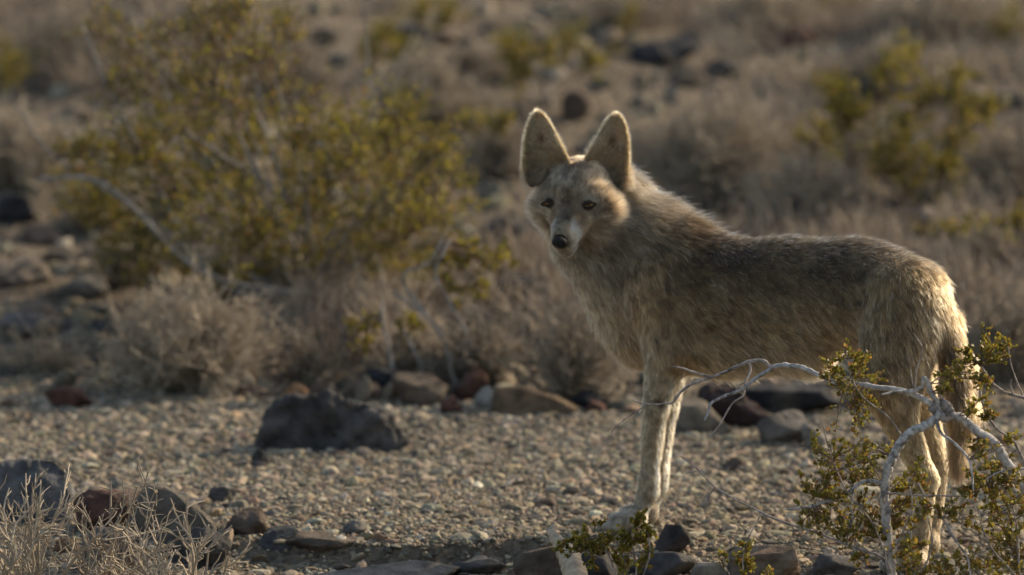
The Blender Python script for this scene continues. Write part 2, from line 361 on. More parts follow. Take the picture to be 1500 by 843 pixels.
hull_rock([(290, 580), (294, 548), (310, 537), (340, 538), (362, 550), (376, 576), (330, 582)], 582, .08, TAN, 'tan rock with a sunlit top below the dry grass clump', 13, .003)
hull_rock([(722, 606), (728, 572), (760, 572), (800, 585), (846, 602), (790, 610)], 610, .07, (.16, .11, .07), 'long low brown rock with an orange edge in the back row', 23, .003)
ROCKPOS = []
for r in ROCKS:
    g_ = G(r[0], r[1]); ROCKPOS.append((g_[0], g_[1], r[2]*g_[1]/F_PX/2, r[1]))
def clear_of_rocks(x, y, front=.3, side=1.0):
    k = np.ones(len(x), bool)
    for rx, ry, rr, pyf in ROCKPOS:
        k &= ~((np.abs(x-rx) < rr*side) & (y > ry-front*(1 if pyf < 540 else .3)) & (y < ry+rr*1.6))
    return k
_sr = slope_region
def slope_region(rng, n):
    q = _sr(rng, n); return q[clear_of_rocks(q[:, 0], q[:, 1], .05, .9)]
scatter_stones('rubble', 12500, slope_region, .008, .045, 2, 3, 'loose brown and dark rubble covering the slope behind', 2.6, .6, .2, pal=PAL*.72)
# weathered wood at the bottom edge
wr = empty('driftwood', (float(P(828, 842, 11.45)[0]), 11.45, float(ground_h(P(828, 842, 11.45)[0], 11.45))))
pts = spline([P(806, 778, 11.62), P(822, 800, 11.55), P(838, 826, 11.45), P(850, 868, 11.33)], 24)
V, F = tubes(pts[None], (np.linspace(.007, .024, 24)*(1+.12*np.sin(np.arange(24)*1.9)))[None], 12)
V = V + .0022*fbm(V*90, 3, 4)[:, None]*nrm(V-np.repeat(pts, 12, 0))
wd = mesh_np('driftwood', V, [F], M_wood, None, np.broadcast_to(np.array([.44, .34, .24]), (len(V), 3)), True, loc=wr.location[:])
bpy.data.objects.remove(wr); wd.name = 'dead_wood'; tag(wd, 'pale splintered piece of dead wood leaning on the bottom edge rocks', 'wood')

# ------------------------------------------------------------------ vegetation
def grow(starts, dirs, lens, K, wob, rng, lift=0.):
    M = len(starts); pts = np.zeros((M, K, 3)); pts[:, 0] = starts; d = nrm(dirs)
    for k in range(1, K):
        d = nrm(d + rng.normal(0, wob, (M, 3)) + np.array([0, 0, lift])); pts[:, k] = pts[:, k-1] + d*(lens/(K-1))[:, None]
    return pts
def children(pts, n, ang, rng, lo=.25):
    M, K, _ = pts.shape; i = rng.uniform(lo, .98, (M, n))*(K-1); a = i.astype(int); t = (i-a)[..., None]
    r = np.arange(M)[:, None]; s = pts[r, a]*(1-t)+pts[r, np.minimum(a+1, K-1)]*t
    d = nrm(pts[r, np.minimum(a+1, K-1)]-pts[r, a]); d = nrm(d + ang*nrm(rng.normal(size=d.shape)))
    return s.reshape(-1, 3), d.reshape(-1, 3)
def leaves(cen, ax, size, cols, rng, wid=.42):
    n = len(cen); ax = nrm(ax); up = nrm(np.cross(ax, rng.normal(size=(n, 3)))); sd = np.cross(ax, up); s = size[:, None]
    b = cen; t = cen+ax*s; L = cen+ax*s*.5+sd*s*wid+up*s*.12; Rr = cen+ax*s*.5-sd*s*wid+up*s*.12; m = cen+ax*s*.5
    V = np.stack([b, L, t, Rr, m], 1).reshape(-1, 3); o = (np.arange(n)*5)[:, None]
    F = np.concatenate([o+np.array([0, 4, 2, 1]), o+np.array([0, 3, 2, 4])]); return V, F, np.repeat(cols, 5, 0)
LEAFPAL = np.array([[.235, .20, .028], [.17, .155, .022], [.30, .245, .035], [.11, .105, .018], [.33, .20, .035], [.26, .12, .03], [.36, .30, .07]])
def leafcols(n, rng, dry=.2): 
    p = np.array([.3, .24, .18, .14-.05*dry, .09*dry*5/1.2, .05*dry*5/1.2, .04]); p = p/p.sum()
    return LEAFPAL[rng.choice(7, n, p=p)]*np.array([.93, .93, 1.15])*rng.uniform(.75, 1.3, (n, 1))
TW = np.array([.36, .30, .235])

def dry_mesh_arrays(rng, H, Rd, n0=26, n1=5, n2=4, th=.0016, col=TW, spread=1.0):
    """a dead shrub: forking twigs out of one foot, local coordinates"""
    a = rng.uniform(0, 6.283, n0); e = rng.uniform(0, 1, n0)**.8
    d = np.stack([np.cos(a)*e*Rd*spread, np.sin(a)*e*Rd*spread, H*(1.15-e*.75)], -1); ln = np.linalg.norm(d, axis=1)*rng.uniform(.7, 1., n0)
    s0 = np.stack([np.cos(a)*Rd*.12, np.sin(a)*Rd*.12, np.full(n0, -.02)], -1)*rng.uniform(0, 1, (n0, 1))
    mb = MB(); p0 = grow(s0, d, ln, 7, .16, rng)
    V, F = tubes(p0, np.linspace(1.9, .9, 7)[None]*th*np.ones((n0, 1)), 4); mb.add(V, F, col*.8)
    s1, d1 = children(p0, n1, .75, rng, .2); p1 = grow(s1, d1, rng.uniform(.18, .4, len(s1))*H, 5, .2, rng, .05)
    V, F = tubes(p1, np.linspace(1.15, .6, 5)[None]*th*np.ones((len(s1), 1)), 3); mb.add(V, F, np.repeat(col*rng.uniform(.75, 1.2, (len(s1), 1)), 15, 0))
    s2, d2 = children(p1, n2, .9, rng, .1); p2 = grow(s2, d2, rng.uniform(.06, .2, len(s2))*H, 4, .22, rng, .05)
    V, F = tubes(p2, np.linspace(.85, .35, 4)[None]*th*np.ones((len(s2), 1)), 3); mb.add(V, F, np.repeat(col*rng.uniform(.8, 1.35, (len(s2), 1)), 12, 0))
    return mb
# --- pale dead grass and brush that clothes the slope as one mass
rng = np.random.default_rng(77)
n = 5000; y = 13.9+rng.uniform(0, 1, n)**1.15*8.5; x = rng.uniform(-1, 1, n)*(.145*y+.3)
dens = fbm(np.stack([x*1.1, y*.55, 0*x], -1), 3, 55); k = (y > 13.75-.28*x)&(dens*1.6+rng.uniform(-.4, .4, n) > -.05)&clear_of_rocks(x, y, .35, .9); x, y = x[k], y[k]; n = len(x)
M_ = 26; st = np.stack([x, y, ground_h(x, y)-.01], -1); st = np.repeat(st, M_, 0); st[:, :2] += rng.normal(0, .035, (len(st), 2))
d = rng.normal(0, .55, (len(st), 3)); d[:, 2] = 1; hh = np.repeat(rng.uniform(.04, .17, n), M_)*rng.uniform(.5, 1.1, n*M_)
pp = grow(st, d, hh, 4, .18, rng, -.05)
V, F = tubes(pp, np.linspace(1.5, .5, 4)[None]*.0017*np.ones((len(st), 1)), 3)
gc = np.array([[.41, .33, .255], [.33, .27, .215], [.52, .43, .335], [.22, .175, .14]])[rng.integers(0, 4, n)]; 
tag(mesh_np('dry_grass', V, [F], M_twig, None, np.repeat(gc, M_*12, 0)), 'pale dead grass and brush covering the slope behind', 'grass', kind='stuff')

def place_dry(px, py, w, h, label, seed, n0=30, n1=5, n2=5, th=.0016, col=TW, group=None, Y=None):
    x, y, z = G(px, py)
    if Y: y = Y; x = float(P(px, py, Y)[0]); z = float(ground_h(x, y))
    s = y/F_PX; rng = np.random.default_rng(seed)
    mb = dry_mesh_arrays(rng, h*s, w*s/2, n0, n1, n2, th, col)
    mb.V = [v+np.array([x, y, z]) for v in mb.V]
    o = mb.build('dry_shrub', M_twig, None, loc=(x, y, z)); return tag(o, label, 'shrub', group)
G_ = np.array([.27, .235, .20]); PT = np.array([.46, .385, .30])
DRY = [
 (275, 572, 310, 165, 'pale dry grass clump left of the large dark boulder', 1, 120, 7, 6, .0015, PT*.95),
 (60, 545, 150, 90, 'low dry tuft at the left edge behind the gravel', 2, 34, 5, 4, .0014, TW),
 (700, 560, 180, 120, 'grey brown dry shrub left of the coyote chest', 3, 60, 6, 5, .0015, TW*.8),
 (840, 585, 160, 150, 'dry shrub directly below the coyote throat', 4, 60, 6, 5, .0015, TW*.85),
 (600, 560, 160, 70, 'low dark dry shrub beneath the large green bush', 5, 50, 6, 4, .0015, TW*.65),
 (460, 565, 150, 80, 'thin dry shrub between grass clump and green bush', 6, 40, 6, 4, .0015, TW*.7),
 (20, 270, 230, 120, 'pale rounded dry shrub at the left edge of the slope', 7, 90, 7, 5, .0018, PT),
 (1040, 300, 300, 160, 'wide pale dry shrub right of the coyote ears', 8, 130, 7, 5, .0018, PT*.95),
 (1180, 330, 220, 110, 'pale dry shrub above the middle of the coyote back', 9, 90, 7, 5, .0018, PT*.9),
 (1490, 300, 170, 130, 'pale rounded dry shrub at the right edge of the slope', 10, 90, 7, 5, .0018, PT*1.0),
 (620, 190, 220, 110, 'pale dry shrub behind the top of the large green bush', 11, 90, 7, 5, .0018, PT*.9),
 (730, 260, 160, 90, 'dry shrub on the slope left of the coyote ears', 12, 60, 7, 5, .0018, TW),
 (420, 150, 220, 100, 'dry shrub seen through the upper large green bush', 13, 70, 7, 5, .0018, TW),
 (100, 120, 240, 110, 'dry shrub near the top left corner', 14, 80, 7, 5, .0018, TW),
 (1380, 60, 320, 90, 'wide pale dry shrub along the top right', 15, 120, 7, 5, .0018, PT),
 (1110, 60, 220, 90, 'pale dry shrub near the top right of centre', 16, 90, 7, 5, .0018, PT*.95),
 (900, 50, 180, 70, 'dry shrub near the top above the coyote ears', 17, 70, 7, 5, .0018, TW),
 (1300, 130, 200, 70, 'pale dry shrub above the black rock up the slope', 18, 70, 7, 5, .0018, PT*.9),
 (1240, 250, 180, 80, 'dry shrub between the two yellow green bushes', 19, 60, 7, 5, .0018, TW),
 (700, 120, 160, 60, 'small dry shrub near the top centre', 20, 50, 7, 5, .0018, TW*.9),
 (300, 60, 200, 60, 'dry shrub along the top left edge', 21, 60, 7, 5, .0018, TW*.9),
 (140, 330, 160, 80, 'dry shrub left of the large green bush', 22, 50, 7, 5, .0016, TW*.9),
 (190, 420, 150, 70, 'low dry shrub under the left of the green bush', 23, 50, 7, 5, .0016, TW*.85),
 (1470, 560, 130, 130, 'greyish dry shrub behind the coyote tail', 24, 60, 7, 5, .0016, TW*.9),
 (930, 250, 120, 80, 'dry shrub immediately behind the coyote nape', 25, 50, 7, 5, .0018, TW*.9),
 (1440, 400, 110, 70, 'low dry shrub right of the coyote rump', 26, 50, 7, 5, .0016, TW*.85),
]
for d in DRY: place_dry(d[0], d[1], d[2], d[3], d[4], 500+d[5], d[6], d[7], d[8], d[9], d[10])
place_dry(50, 890, 340, 212, 'tangled tan dry shrub in the lower left corner', 601, 22, 5, 4, .0020, PT*.95, Y=11.22)
place_dry(280, 900, 300, 200, 'tangled tan dry shrub right of the one in the lower left corner', 602, 20, 5, 4, .0020, PT*.95, Y=11.16)
place_dry(165, 890, 240, 230, 'sparse dry shrub between the two tangled ones in front', 603, 14, 4, 4, .0016, TW, Y=11.3)

class Bush:
    """a leafy creosote: traced branches + leaf sprays that grow from the nearest branch"""
    def __init__(s, base, label, seed, cat='shrub', group=None):
        s.root = tag(empty('creosote_bush', tuple(base)), label, cat, group); s.rng = np.random.default_rng(seed); s.paths = []; s.tw = MB(); s.lf = MB()
    def branch(s, pix, Y0, Y1, r0, r1, n=None, wob=.0, col=(.30, .275, .25), sides=8, build=True):
        Yv = np.linspace(Y0, Y1, len(pix)); pts = np.array([P(a, b, Yy) for (a, b), Yy in zip(pix, Yv)])
        n = n or max(8, len(pix)*6); pts = spline(pts, n)
        pts = pts + s.rng.normal(0, 1, pts.shape)*np.array([1, 1, 1])*(r0*.07)
        s.path(pts, r0, r1, col, sides, build)
    def path(s, pts, r0, r1, col=(.30, .275, .25), sides=8, build=True):
        n = len(pts); u = np.arange(n); rad = .85*np.linspace(r0, r1, n)*(1+.05*s.rng.normal(size=n)+.14*(np.sin(u*1.7+s.rng.uniform(0, 6)) > .75))
        rad[-1] *= .3; V, F = tubes(pts[None], rad[None], sides)
        c = 1.15*np.array(col)*(1+.4*fbm(V*np.array([160, 160, 60]), 3, 3)[:, None]); band = (fbm(V*np.array([90, 90, 150]), 2, 8) > .45)[:, None]; c = np.where(band, c*.4, c)
        if build: mesh_np('branch', V, [F], M_bark, s.root, np.clip(c, .02, .8))
        else: s.tw.add(V, F, np.clip(c, .02, .8))
        s.paths.append(pts)
    def spray(s, cen, rad, n_tw, n_lf, lsize=.009, dry=.2, upb=.5, twc=(.20, .14, .10), K=6, tr=.0011, leafy=.25):
        rng = s.rng; allp = np.concatenate(s.paths); cen = np.asarray(cen)
        dd = np.linalg.norm(allp-cen, axis=1); near = allp[np.argsort(dd)[:6]]
        tg = cen + nrm(rng.normal(size=(n_tw, 3)))*np.asarray(rad)*(rng.uniform(0, 1, (n_tw, 1))**.5)
        st = near[rng.integers(0, len(near), n_tw)]
        t = np.linspace(0, 1, K)[None, :, None]; mid = (st+tg)/2+rng.normal(0, .12, (n_tw, 3))*np.linalg.norm(tg-st, axis=1)[:, None]
        pts = (1-t)**2*st[:, None]+2*t*(1-t)*mid[:, None]+t*t*tg[:, None]
        V, F = tubes(pts, np.linspace(1.5, .6, K)[None]*tr*np.ones((n_tw, 1)), 3); s.tw.add(V, F, np.array(twc))
        # side twiglets
        s1, d1 = children(pts, 4, .8, rng, 1-1.6*leafy if leafy < .6 else .1); d1[:, 2] += upb*.6; ln = rng.uniform(.35, .9, len(s1))*np.mean(rad)*.8
        p1 = grow(s1, d1, ln, 4, .15, rng, .06); V, F = tubes(p1, np.linspace(1., .5, 4)[None]*tr*.8*np.ones((len(s1), 1)), 3); s.tw.add(V, F, np.array(twc))
        m = n_lf; i = rng.integers(0, len(p1), m); u = rng.uniform(0, 2.98, m); a = u.astype(int); f = (u-a)[:, None]
        c = p1[i, a]*(1-f)+p1[i, a+1]*f; ax = nrm(p1[i, a+1]-p1[i, a])+.9*nrm(rng.normal(size=(m, 3)))+np.array([0, 0, .3])
        cols = leafcols(m, rng, dry)
        V, F, C = leaves(c, ax, rng.uniform(.6, 1.25, m)*lsize, cols, rng); s.lf.add(V, F, C)
    def done(s):
        if s.tw.n: s.tw.build('twigs', M_bark, s.root)
        if s.lf.n: s.lf.build('foliage', M_leaf, s.root, smooth=False)

# big green bush on the left
x0, y0, z0 = G(450, 545); y0 = 14.6; x0 = float(P(450, 545, y0)[0]); z0 = float(ground_h(x0, y0))
big = Bush((x0, y0, z0), 'large yellow green leafy bush with many grey stems at left', 700)
bx, by = proj(np.array([x0, y0, z0-.02]))
gs = (.25, .23, .215)
TG = [(110, 290, 35), (200, 380, 38), (260, 400, 36), (320, 420, 34), (580, 400, 34), (650, 270, 34), (540, 215, 60), (600, 200, 50), (480, 250, 55), (560, 290, 60), (620, 265, 55), (645, 225, 35), (420, 300, 60), (500, 340, 60), (580, 345, 50), (440, 390, 50), (380, 340, 55), (340, 250, 55), (300, 100, 45),
      (290, 40, 45), (330, 150, 50), (270, 190, 45), (215, 225, 45), (175, 205, 35), (180, 130, 30), (210, 60, 30), (130, 30, 30), (400, 130, 35), (385, 60, 30), (420, 30, 28), (250, 270, 50), (320, 320, 50), (150, 270, 35),
      (115, 220, 30), (470, 430, 40), (530, 410, 45), (560, 230, 50), (460, 190, 35), (360, 200, 45), (640, 320, 35), (500, 480, 35), (230, 330, 40), (300, 20, 30), (350, 5, 25), (270, 130, 40), (170, 330, 35), (430, 450, 35), (390, 410, 40)]
rng = np.random.default_rng(4)
for i, (tx, ty, rr) in enumerate(TG):
    Yt = y0+rng.uniform(-.45, .35); m1 = ((bx*.6+tx*.4)+rng.uniform(-15, 15), by*.5+ty*.5+rng.uniform(-10, 10))
    big.branch([(bx+rng.uniform(-25, 25), by+3), (bx*.85+tx*.15+rng.uniform(-15, 15), by*.8+ty*.2), m1, (tx, ty)], y0, Yt, .0085 if i % 3 == 0 else .006, .0022, 22, col=gs, build=(i % 3 == 0), sides=6)
for pix, Yq, r0, r1 in [([(bx, by), (330, 420), (245, 300), (190, 190), (150, 110), (118, 30)], 14.4, .010, .004), ([(bx, by), (300, 400), (180, 290), (130, 262), (52, 262)], 14.3, .010, .006), ([(300, 400), (220, 320), (80, 230), (15, 140)], 14.4, .007, .004),
                        ([(bx, by), (420, 400), (400, 280), (330, 232), (270, 190)], 14.45, .009, .004), ([(bx+20, by), (520, 330), (540, 150), (532, 0)], 14.8, .007, .004), ([(bx, by), (400, 420), (240, 330), (255, 180), (200, 20)], 14.45, .007, .003)]:
    big.branch(pix, Yq, Yq, r0*.75, r1*.75, 36, col=(.27, .245, .225), sides=6)
for i, (tx, ty, rr) in enumerate(TG):
    c = big.paths[i][-1]; r_ = rr*y0/F_PX
    big.spray(c, (r_*1.8, r_*2.1, r_*1.6), 22, int(rr*15*(1 if ty > 180 else .5)), .0105, .12, leafy=.5, tr=.0012)
big.done()
# stems under and right of the big bush: a bare, half dead bush
x1, y1, z1 = G(668, 575); bare = Bush((x1, y1, z1), 'bare bent grey stems standing right of the large green bush', 701)
for pix in ([(672, 575), (660, 530), (640, 480), (600, 445), (570, 425)], [(625, 570), (618, 540), (600, 500), (590, 480)], [(578, 570), (572, 520), (560, 470), (562, 440)], [(668, 575), (650, 500), (590, 410), (630, 385), (648, 350)], [(700, 575), (690, 500), (640, 410), (650, 370), (660, 350)]):
    bare.branch(pix, y1, y1+.1, .0048, .0028, 26, col=(.25, .225, .205), sides=6)
for tx, ty, rr in [(655, 400, 26), (700, 400, 30), (740, 395, 30), (690, 430, 30), (600, 480, 22), (520, 500, 25)]:
    bare.spray(P(tx, ty, y1+.15), (rr*.0014,)*3, 8, 260, .011, .2, leafy=.5)
bare.done()
def small_bush(px, py, Y, targets, label, seed, ls=.013, dens=18, stem=(.25, .23, .21)):
    x = float(P(px, py, Y)[0]) if Y else None
    if Y is None: x, Y, z = G(px, py)
    z = float(ground_h(x, Y)); b = Bush((x, Y, z), label, seed, group='yellow green bushes up the slope'); qx, qy = proj(np.array([x, Y, z-.01])); rg = np.random.default_rng(seed)
    for i, (tx, ty, rr) in enumerate(targets):
        b.branch([(qx+rg.uniform(-6, 6), qy), ((qx+tx)/2+rg.uniform(-8, 8), qy*.6+ty*.4), (tx, ty)], Y, Y+rg.uniform(-.2, .2), .006, .002, 16, col=stem, build=(i < 3), sides=5)
    for i, (tx, ty, rr) in enumerate(targets):
        r_ = rr*Y/F_PX; b.spray(b.paths[i][-1], (r_*1.6, r_*1.7, r_*1.4), 16, int(rr*dens*.6), ls*.85, .12, leafy=.5)
    b.done()
small_bush(1345, 310, None, [(1190, 205, 32), (1235, 175, 28), (1215, 130, 25), (1300, 100, 28), (1330, 75, 22), (1400, 120, 28), (1340, 140, 35), (1310, 215, 36), (1290, 245, 30), (1350, 265, 36), (1395, 270, 32), (1380, 215, 28), (1420, 180, 26), (1440, 150, 22), (1260, 150, 26), (1330, 180, 26), (1385, 245, 26)], 'yellow green bush on the slope above the coyote rump', 710, dens=22)
small_bush(1475, 470, 15.2, [(1480, 410, 36), (1495, 370, 38), (1450, 430, 26), (1435, 350, 26), (1490, 330, 22), (1370, 345, 20), (1400, 335, 20), (1500, 440, 30)], 'green bush at the right edge level with the coyote rump', 711, dens=24)
small_bush(790, 150, None, [(770, 85, 28), (800, 70, 26), (750, 110, 28), (830, 55, 20), (870, 90, 18), (740, 60, 20)], 'small yellow green bush high up left of the coyote ears', 712, dens=22)
small_bush(720, 260, None, [(715, 200, 24), (730, 225, 22), (700, 180, 20), (735, 175, 16)], 'small green sprig left of the coyote left ear', 713, dens=22)
small_bush(560, 110, None, [(560, 50, 22), (540, 80, 24), (590, 75, 20), (620, 20, 24), (660, 15, 22)], 'small yellow green bush near the top centre left', 714, dens=22)
small_bush(20, 150, None, [(10, 90, 28), (0, 110, 26), (25, 100, 20)], 'green bush cut by the left edge near the top', 715, dens=24)
small_bush(1490, 90, None, [(1490, 45, 32), (1500, 60, 28), (1475, 35, 24)], 'olive bush in the top right corner', 716, dens=14)
small_bush(1210, 40, None, [(1220, 0, 26), (1190, -5, 24), (1250, 5, 22)], 'olive bush cut by the top edge right of centre', 717, dens=14)
small_bush(930, 80, None, [(920, 45, 18), (925, 20, 16), (900, 70, 14)], 'tiny yellow sprig above the coyote right ear', 718, dens=12)
small_bush(1490, 560, 14.2, [(1485, 505, 26), (1495, 540, 24)], 'dark green bush at the right edge behind the coyote tail', 719, dens=24)

# foreground bush on the right
FY = 11.22
bp_ = P(1325, 985, FY); bs = (float(bp_[0]), FY, float(ground_h(bp_[0], FY)))
fg = Bush(bs, 'grey branched bush with olive leaves in front of the coyote hind legs', 720)
qx, qy = proj(np.array(bs)); pb = (.40, .375, .36); w2 = (.30, .255, .235)
fg.branch([(qx, qy+10), (1312, 880), (1307, 843), (1303, 815), (1299, 780), (1297, 744), (1296, 709), (1302, 683), (1313, 659), (1327, 640), (1344, 629), (1365, 619), (1379, 603)], FY, 11.20, .0095, .0085, 90, col=pb, sides=10)
fg.branch([(1365, 604), (1378, 592), (1390, 600), (1388, 612), (1376, 608)], 11.205, 11.2, .011, .010, 16, col=w2, sides=10)
fg.branch([(1379, 601), (1354, 586), (1327, 574), (1285, 568), (1257, 564), (1236, 563), (1216, 557), (1195, 548), (1174, 538), (1146, 535.5), (1129, 539)], 11.20, 11.32, .0062, .0045, 70, col=pb)
fg.branch([(1129, 539), (1119, 529), (1098, 530), (1080, 537), (1060, 546), (1039, 554), (1015, 562), (997, 575), (985, 591)], 11.32, 11.36, .0036, .0026, 56, col=w2)
fg.branch([(985, 591), (970, 592), (952, 593), (938, 590), (924, 585)], 11.36, 11.40, .0019, .0010, 24, col=w2)
fg.branch([(958, 592), (944, 596), (930, 604), (913, 616), (900, 628), (894, 637)], 11.38, 11.40, .0012, .0008, 24, col=w2)
fg.branch([(1129, 541), (1112, 551), (1094, 565), (1080, 574), (1060, 581), (1042, 591), (1037, 605), (1032, 617)], 11.32, 11.24, .0042, .0022, 44, col=(.30, .28, .27))
fg.branch([(1098, 532), (1099, 545), (1091, 562), (1089, 579), (1073, 591), (1063, 607), (1053, 624), (1039, 641)], 11.33, 11.27, .0024, .0012, 40, col=w2)
fg.branch([(1042, 553), (1018, 546), (997, 539), (982, 537)], 11.35, 11.37, .0026, .0012, 24, col=w2)
fg.branch([(1089, 579), (1078, 570), (1091, 560)], 11.3, 11.3, .0016, .0012, 10, col=w2)
fg.branch([(1327, 573), (1306, 575), (1290, 579)], 11.22, 11.2, .0028, .0016, 12, col=pb)
fg.branch([(1378, 598), (1365, 578), (1358, 561), (1353, 552)], 11.2, 11.18, .0062, .0052, 16, col=pb)
fg.branch([(1353, 554), (1351, 566), (1340, 573), (1325, 573)], 11.18, 11.21, .0045, .0040, 14, col=pb)
fg.branch([(1341, 572), (1342, 545), (1351, 514), (1346, 500), (1338, 488)], 11.19, 11.19, .0015, .0008, 22, col=w2)
fg.branch([(1338, 568), (1334, 545), (1331, 522)], 11.2, 11.2, .0016, .0009, 14, col=w2)
fg.branch([(1294, 709), (1276, 705), (1258, 709), (1236, 727), (1210, 735), (1179, 744), (1148, 747)], 11.21, 11.12, .0048, .0016, 44, col=(.33, .31, .30))
fg.branch([(1252, 714), (1247, 735), (1249, 758), (1246, 775)], 11.19, 11.17, .0024, .0012, 16, col=pb)
fg.branch([(1310, 872), (1296, 822), (1263, 806), (1232, 795), (1196, 780), (1165, 771), (1130, 758), (1112, 749), (1081, 734), (1047, 713), (1021, 687), (995, 667)], 11.21, 11.36, .0034, .0012, 80, col=(.27, .23, .215))
fg.branch([(1047, 715), (1038, 728), (1035, 740), (1032, 751)], 11.34, 11.34, .0014, .0008, 14, col=w2)
fg.branch([(1116, 752), (1106, 770), (1095, 790), (1090, 801)], 11.33, 11.3, .0014, .0008, 14, col=w2)
fg.branch([(1021, 690), (1012, 692), (1004, 694)], 11.35, 11.35, .0013, .0009, 8, col=w2)
fg.branch([(1383, 606), (1410, 614), (1434, 634), (1458, 650), (1473, 676), (1500, 714), (1540, 770), (1562, 860), (1555, 980)], 11.2, 11.25, .0080, .0115, 64, col=pb, sides=10)
fg.branch([(1371, 610), (1378, 634), (1395, 647), (1413, 665), (1422, 682), (1426, 720)], 11.2, 11.12, .0034, .0018, 34, col=pb)
fg.branch([(1500, 676), (1484, 647), (1457, 625), (1440, 594), (1435, 567), (1437, 545)], 11.3, 11.28, .0028, .0014, 36, col=w2)
fg.branch([(1545, 600), (1500, 583), (1480, 578), (1457, 565), (1440, 541), (1432, 530)], 11.3, 11.25, .0040, .0018, 32, col=w2)
fg.branch([(1562, 860), (1552, 720), (1545, 600)], 11.28, 11.3, .006, .004, 24, col=pb)
fg.branch([(1484, 578), (1480, 562), (1482, 555)], 11.27, 11.27, .0018, .0010, 8, col=w2)
fg.branch([(1500, 583), (1490, 560), (1480, 530), (1476, 500)], 11.3, 11.3, .0018, .0010, 16, col=w2)
fg.branch([(1297, 744), (1298, 724), (1351, 726), (1404, 727)], 11.21, 11.15, .0022, .0012, 26, col=w2)
fg.branch([(1340, 700), (1356, 727), (1382, 762), (1400, 793), (1418, 820), (1424, 870)], 11.2, 11.1, .0018, .0022, 34, col=w2)
fg.branch([(1440, 704), (1466, 691), (1500, 687), (1530, 690)], 11.2, 11.24, .0020, .0026, 20, col=pb)
fg.branch([(1484, 744), (1490, 780), (1493, 843), (1500, 960)], 11.15, 11.2, .0018, .0030, 24, col=w2)
fg.branch([(1322, 640), (1300, 610), (1262, 580), (1243, 540), (1240, 515)], 11.2, 11.18, .0018, .0010, 26, col=w2)
fg.branch([(1305, 820), (1322, 780), (1336, 740), (1330, 700)], 11.2, 11.1, .0022, .0011, 24, col=(.36, .32, .30))
fg.branch([(1305, 840), (1280, 770), (1240, 720), (1215, 660), (1205, 620)], 11.2, 11.12, .0018, .0010, 30, col=w2)
fg.branch([(1318, 900), (1345, 850), (1365, 800), (1360, 760)], 11.2, 11.1, .0024, .0012, 24, col=w2)
fg.branch([(1540, 950), (1500, 860), (1450, 800), (1430, 740)], 11.2, 11.12, .0028, .0012, 30, col=w2)
fg.branch([(1305, 815), (1330, 850), (1380, 860), (1400, 840)], 11.2, 11.12, .0026, .0014, 20, col=w2)
LV = [(1240, 522, 16, 60), (1222, 548, 22, 130), (1250, 560, 28, 190), (1262, 585, 20, 80), (1258, 615, 20, 90), (1245, 638, 18, 70), (1190, 655, 18, 80), (1215, 680, 30, 190), (1250, 690, 24, 100), (1270, 665, 22, 110), (1300, 655, 14, 40),
      (1195, 705, 22, 110), (1225, 745, 30, 200), (1190, 765, 20, 100), (1260, 745, 22, 110), (1280, 780, 28, 160), (1240, 790, 18, 60), (1325, 705, 20, 90), (1340, 735, 28, 180), (1310, 760, 26, 150), (1350, 790, 22, 110), (1365, 715, 14, 50),
      (1450, 505, 26, 190), (1425, 520, 16, 90), (1470, 515, 16, 80), (1405, 545, 14, 60), (1380, 550, 12, 50), (1440, 560, 18, 90), (1432, 590, 14, 60), (1444, 615, 14, 60), (1385, 575, 10, 30),
      (1430, 660, 18, 70), (1445, 690, 20, 80), (1425, 720, 24, 130), (1455, 740, 30, 200), (1485, 760, 26, 150), (1470, 800, 32, 220), (1410, 745, 20, 90), (1440, 780, 24, 110), (1490, 700, 16, 50), (1465, 650, 12, 40),
      (1390, 830, 26, 150), (1340, 832, 26, 140), (1430, 838, 26, 160), (1480, 840, 26, 170), (1255, 825, 10, 30), (1362, 755, 16, 70), (1200, 785, 14, 40), (1495, 640, 14, 40), (1345, 690, 12, 40)]
for px, py, rr, nl in LV:
    r_ = rr*FY/F_PX*1.3; fg.spray(P(px, py, FY+fg.rng.uniform(-.09, .06)), (r_, r_*1.6, r_), max(4, int(rr/3)), int(nl*2.0), .0076, .5, leafy=.5, tr=.0008)
fg.done()
# low sprig at the bottom centre
b2 = (float(P(925, 930, 11.3)[0]), 11.3, float(ground_h(P(925, 930, 11.3)[0], 11.3)))
f2 = Bush(b2, 'low leafy olive sprig in front of the coyote front paws', 721); qx, qy = proj(np.array(b2))
for pix in ([(qx, qy), (928, 870), (932, 830), (925, 790), (930, 755)], [(qx, qy), (915, 860), (880, 818), (845, 805), (818, 800)], [(qx, qy), (905, 850), (890, 810), (870, 780)], [(qx, qy), (940, 850), (952, 810), (948, 780)], [(qx, qy), (915, 840), (905, 800), (905, 780)]):
    f2.branch(pix, 11.3, 11.3+f2.rng.uniform(-.05, .05), .0026, .0011, 26, col=w2, sides=6)
for px, py, rr, nl in [(932, 765, 16, 120), (915, 785, 20, 150), (940, 790, 18, 150), (890, 785, 18, 120), (860, 790, 20, 140), (835, 800, 18, 110), (815, 803, 12, 60), (880, 810, 22, 150), (915, 820, 26, 200), (945, 822, 20, 120), (850, 815, 16, 70)]:
    r_ = rr*11.3/F_PX; f2.spray(P(px, py, 11.3+f2.rng.uniform(-.06, .05)), (r_, r_*1.5, r_), max(3, int(rr/4)), int(nl*1.7), .0078, .3, leafy=.5, tr=.0008)
f2.done()
b3 = (float(P(1092, 930, 11.3)[0]), 11.3, float(ground_h(P(1092, 930, 11.3)[0], 11.3)))
f3 = Bush(b3, 'small sparse olive sprig before the rounded reddish brown boulder', 722); qx, qy = proj(np.array(b3))
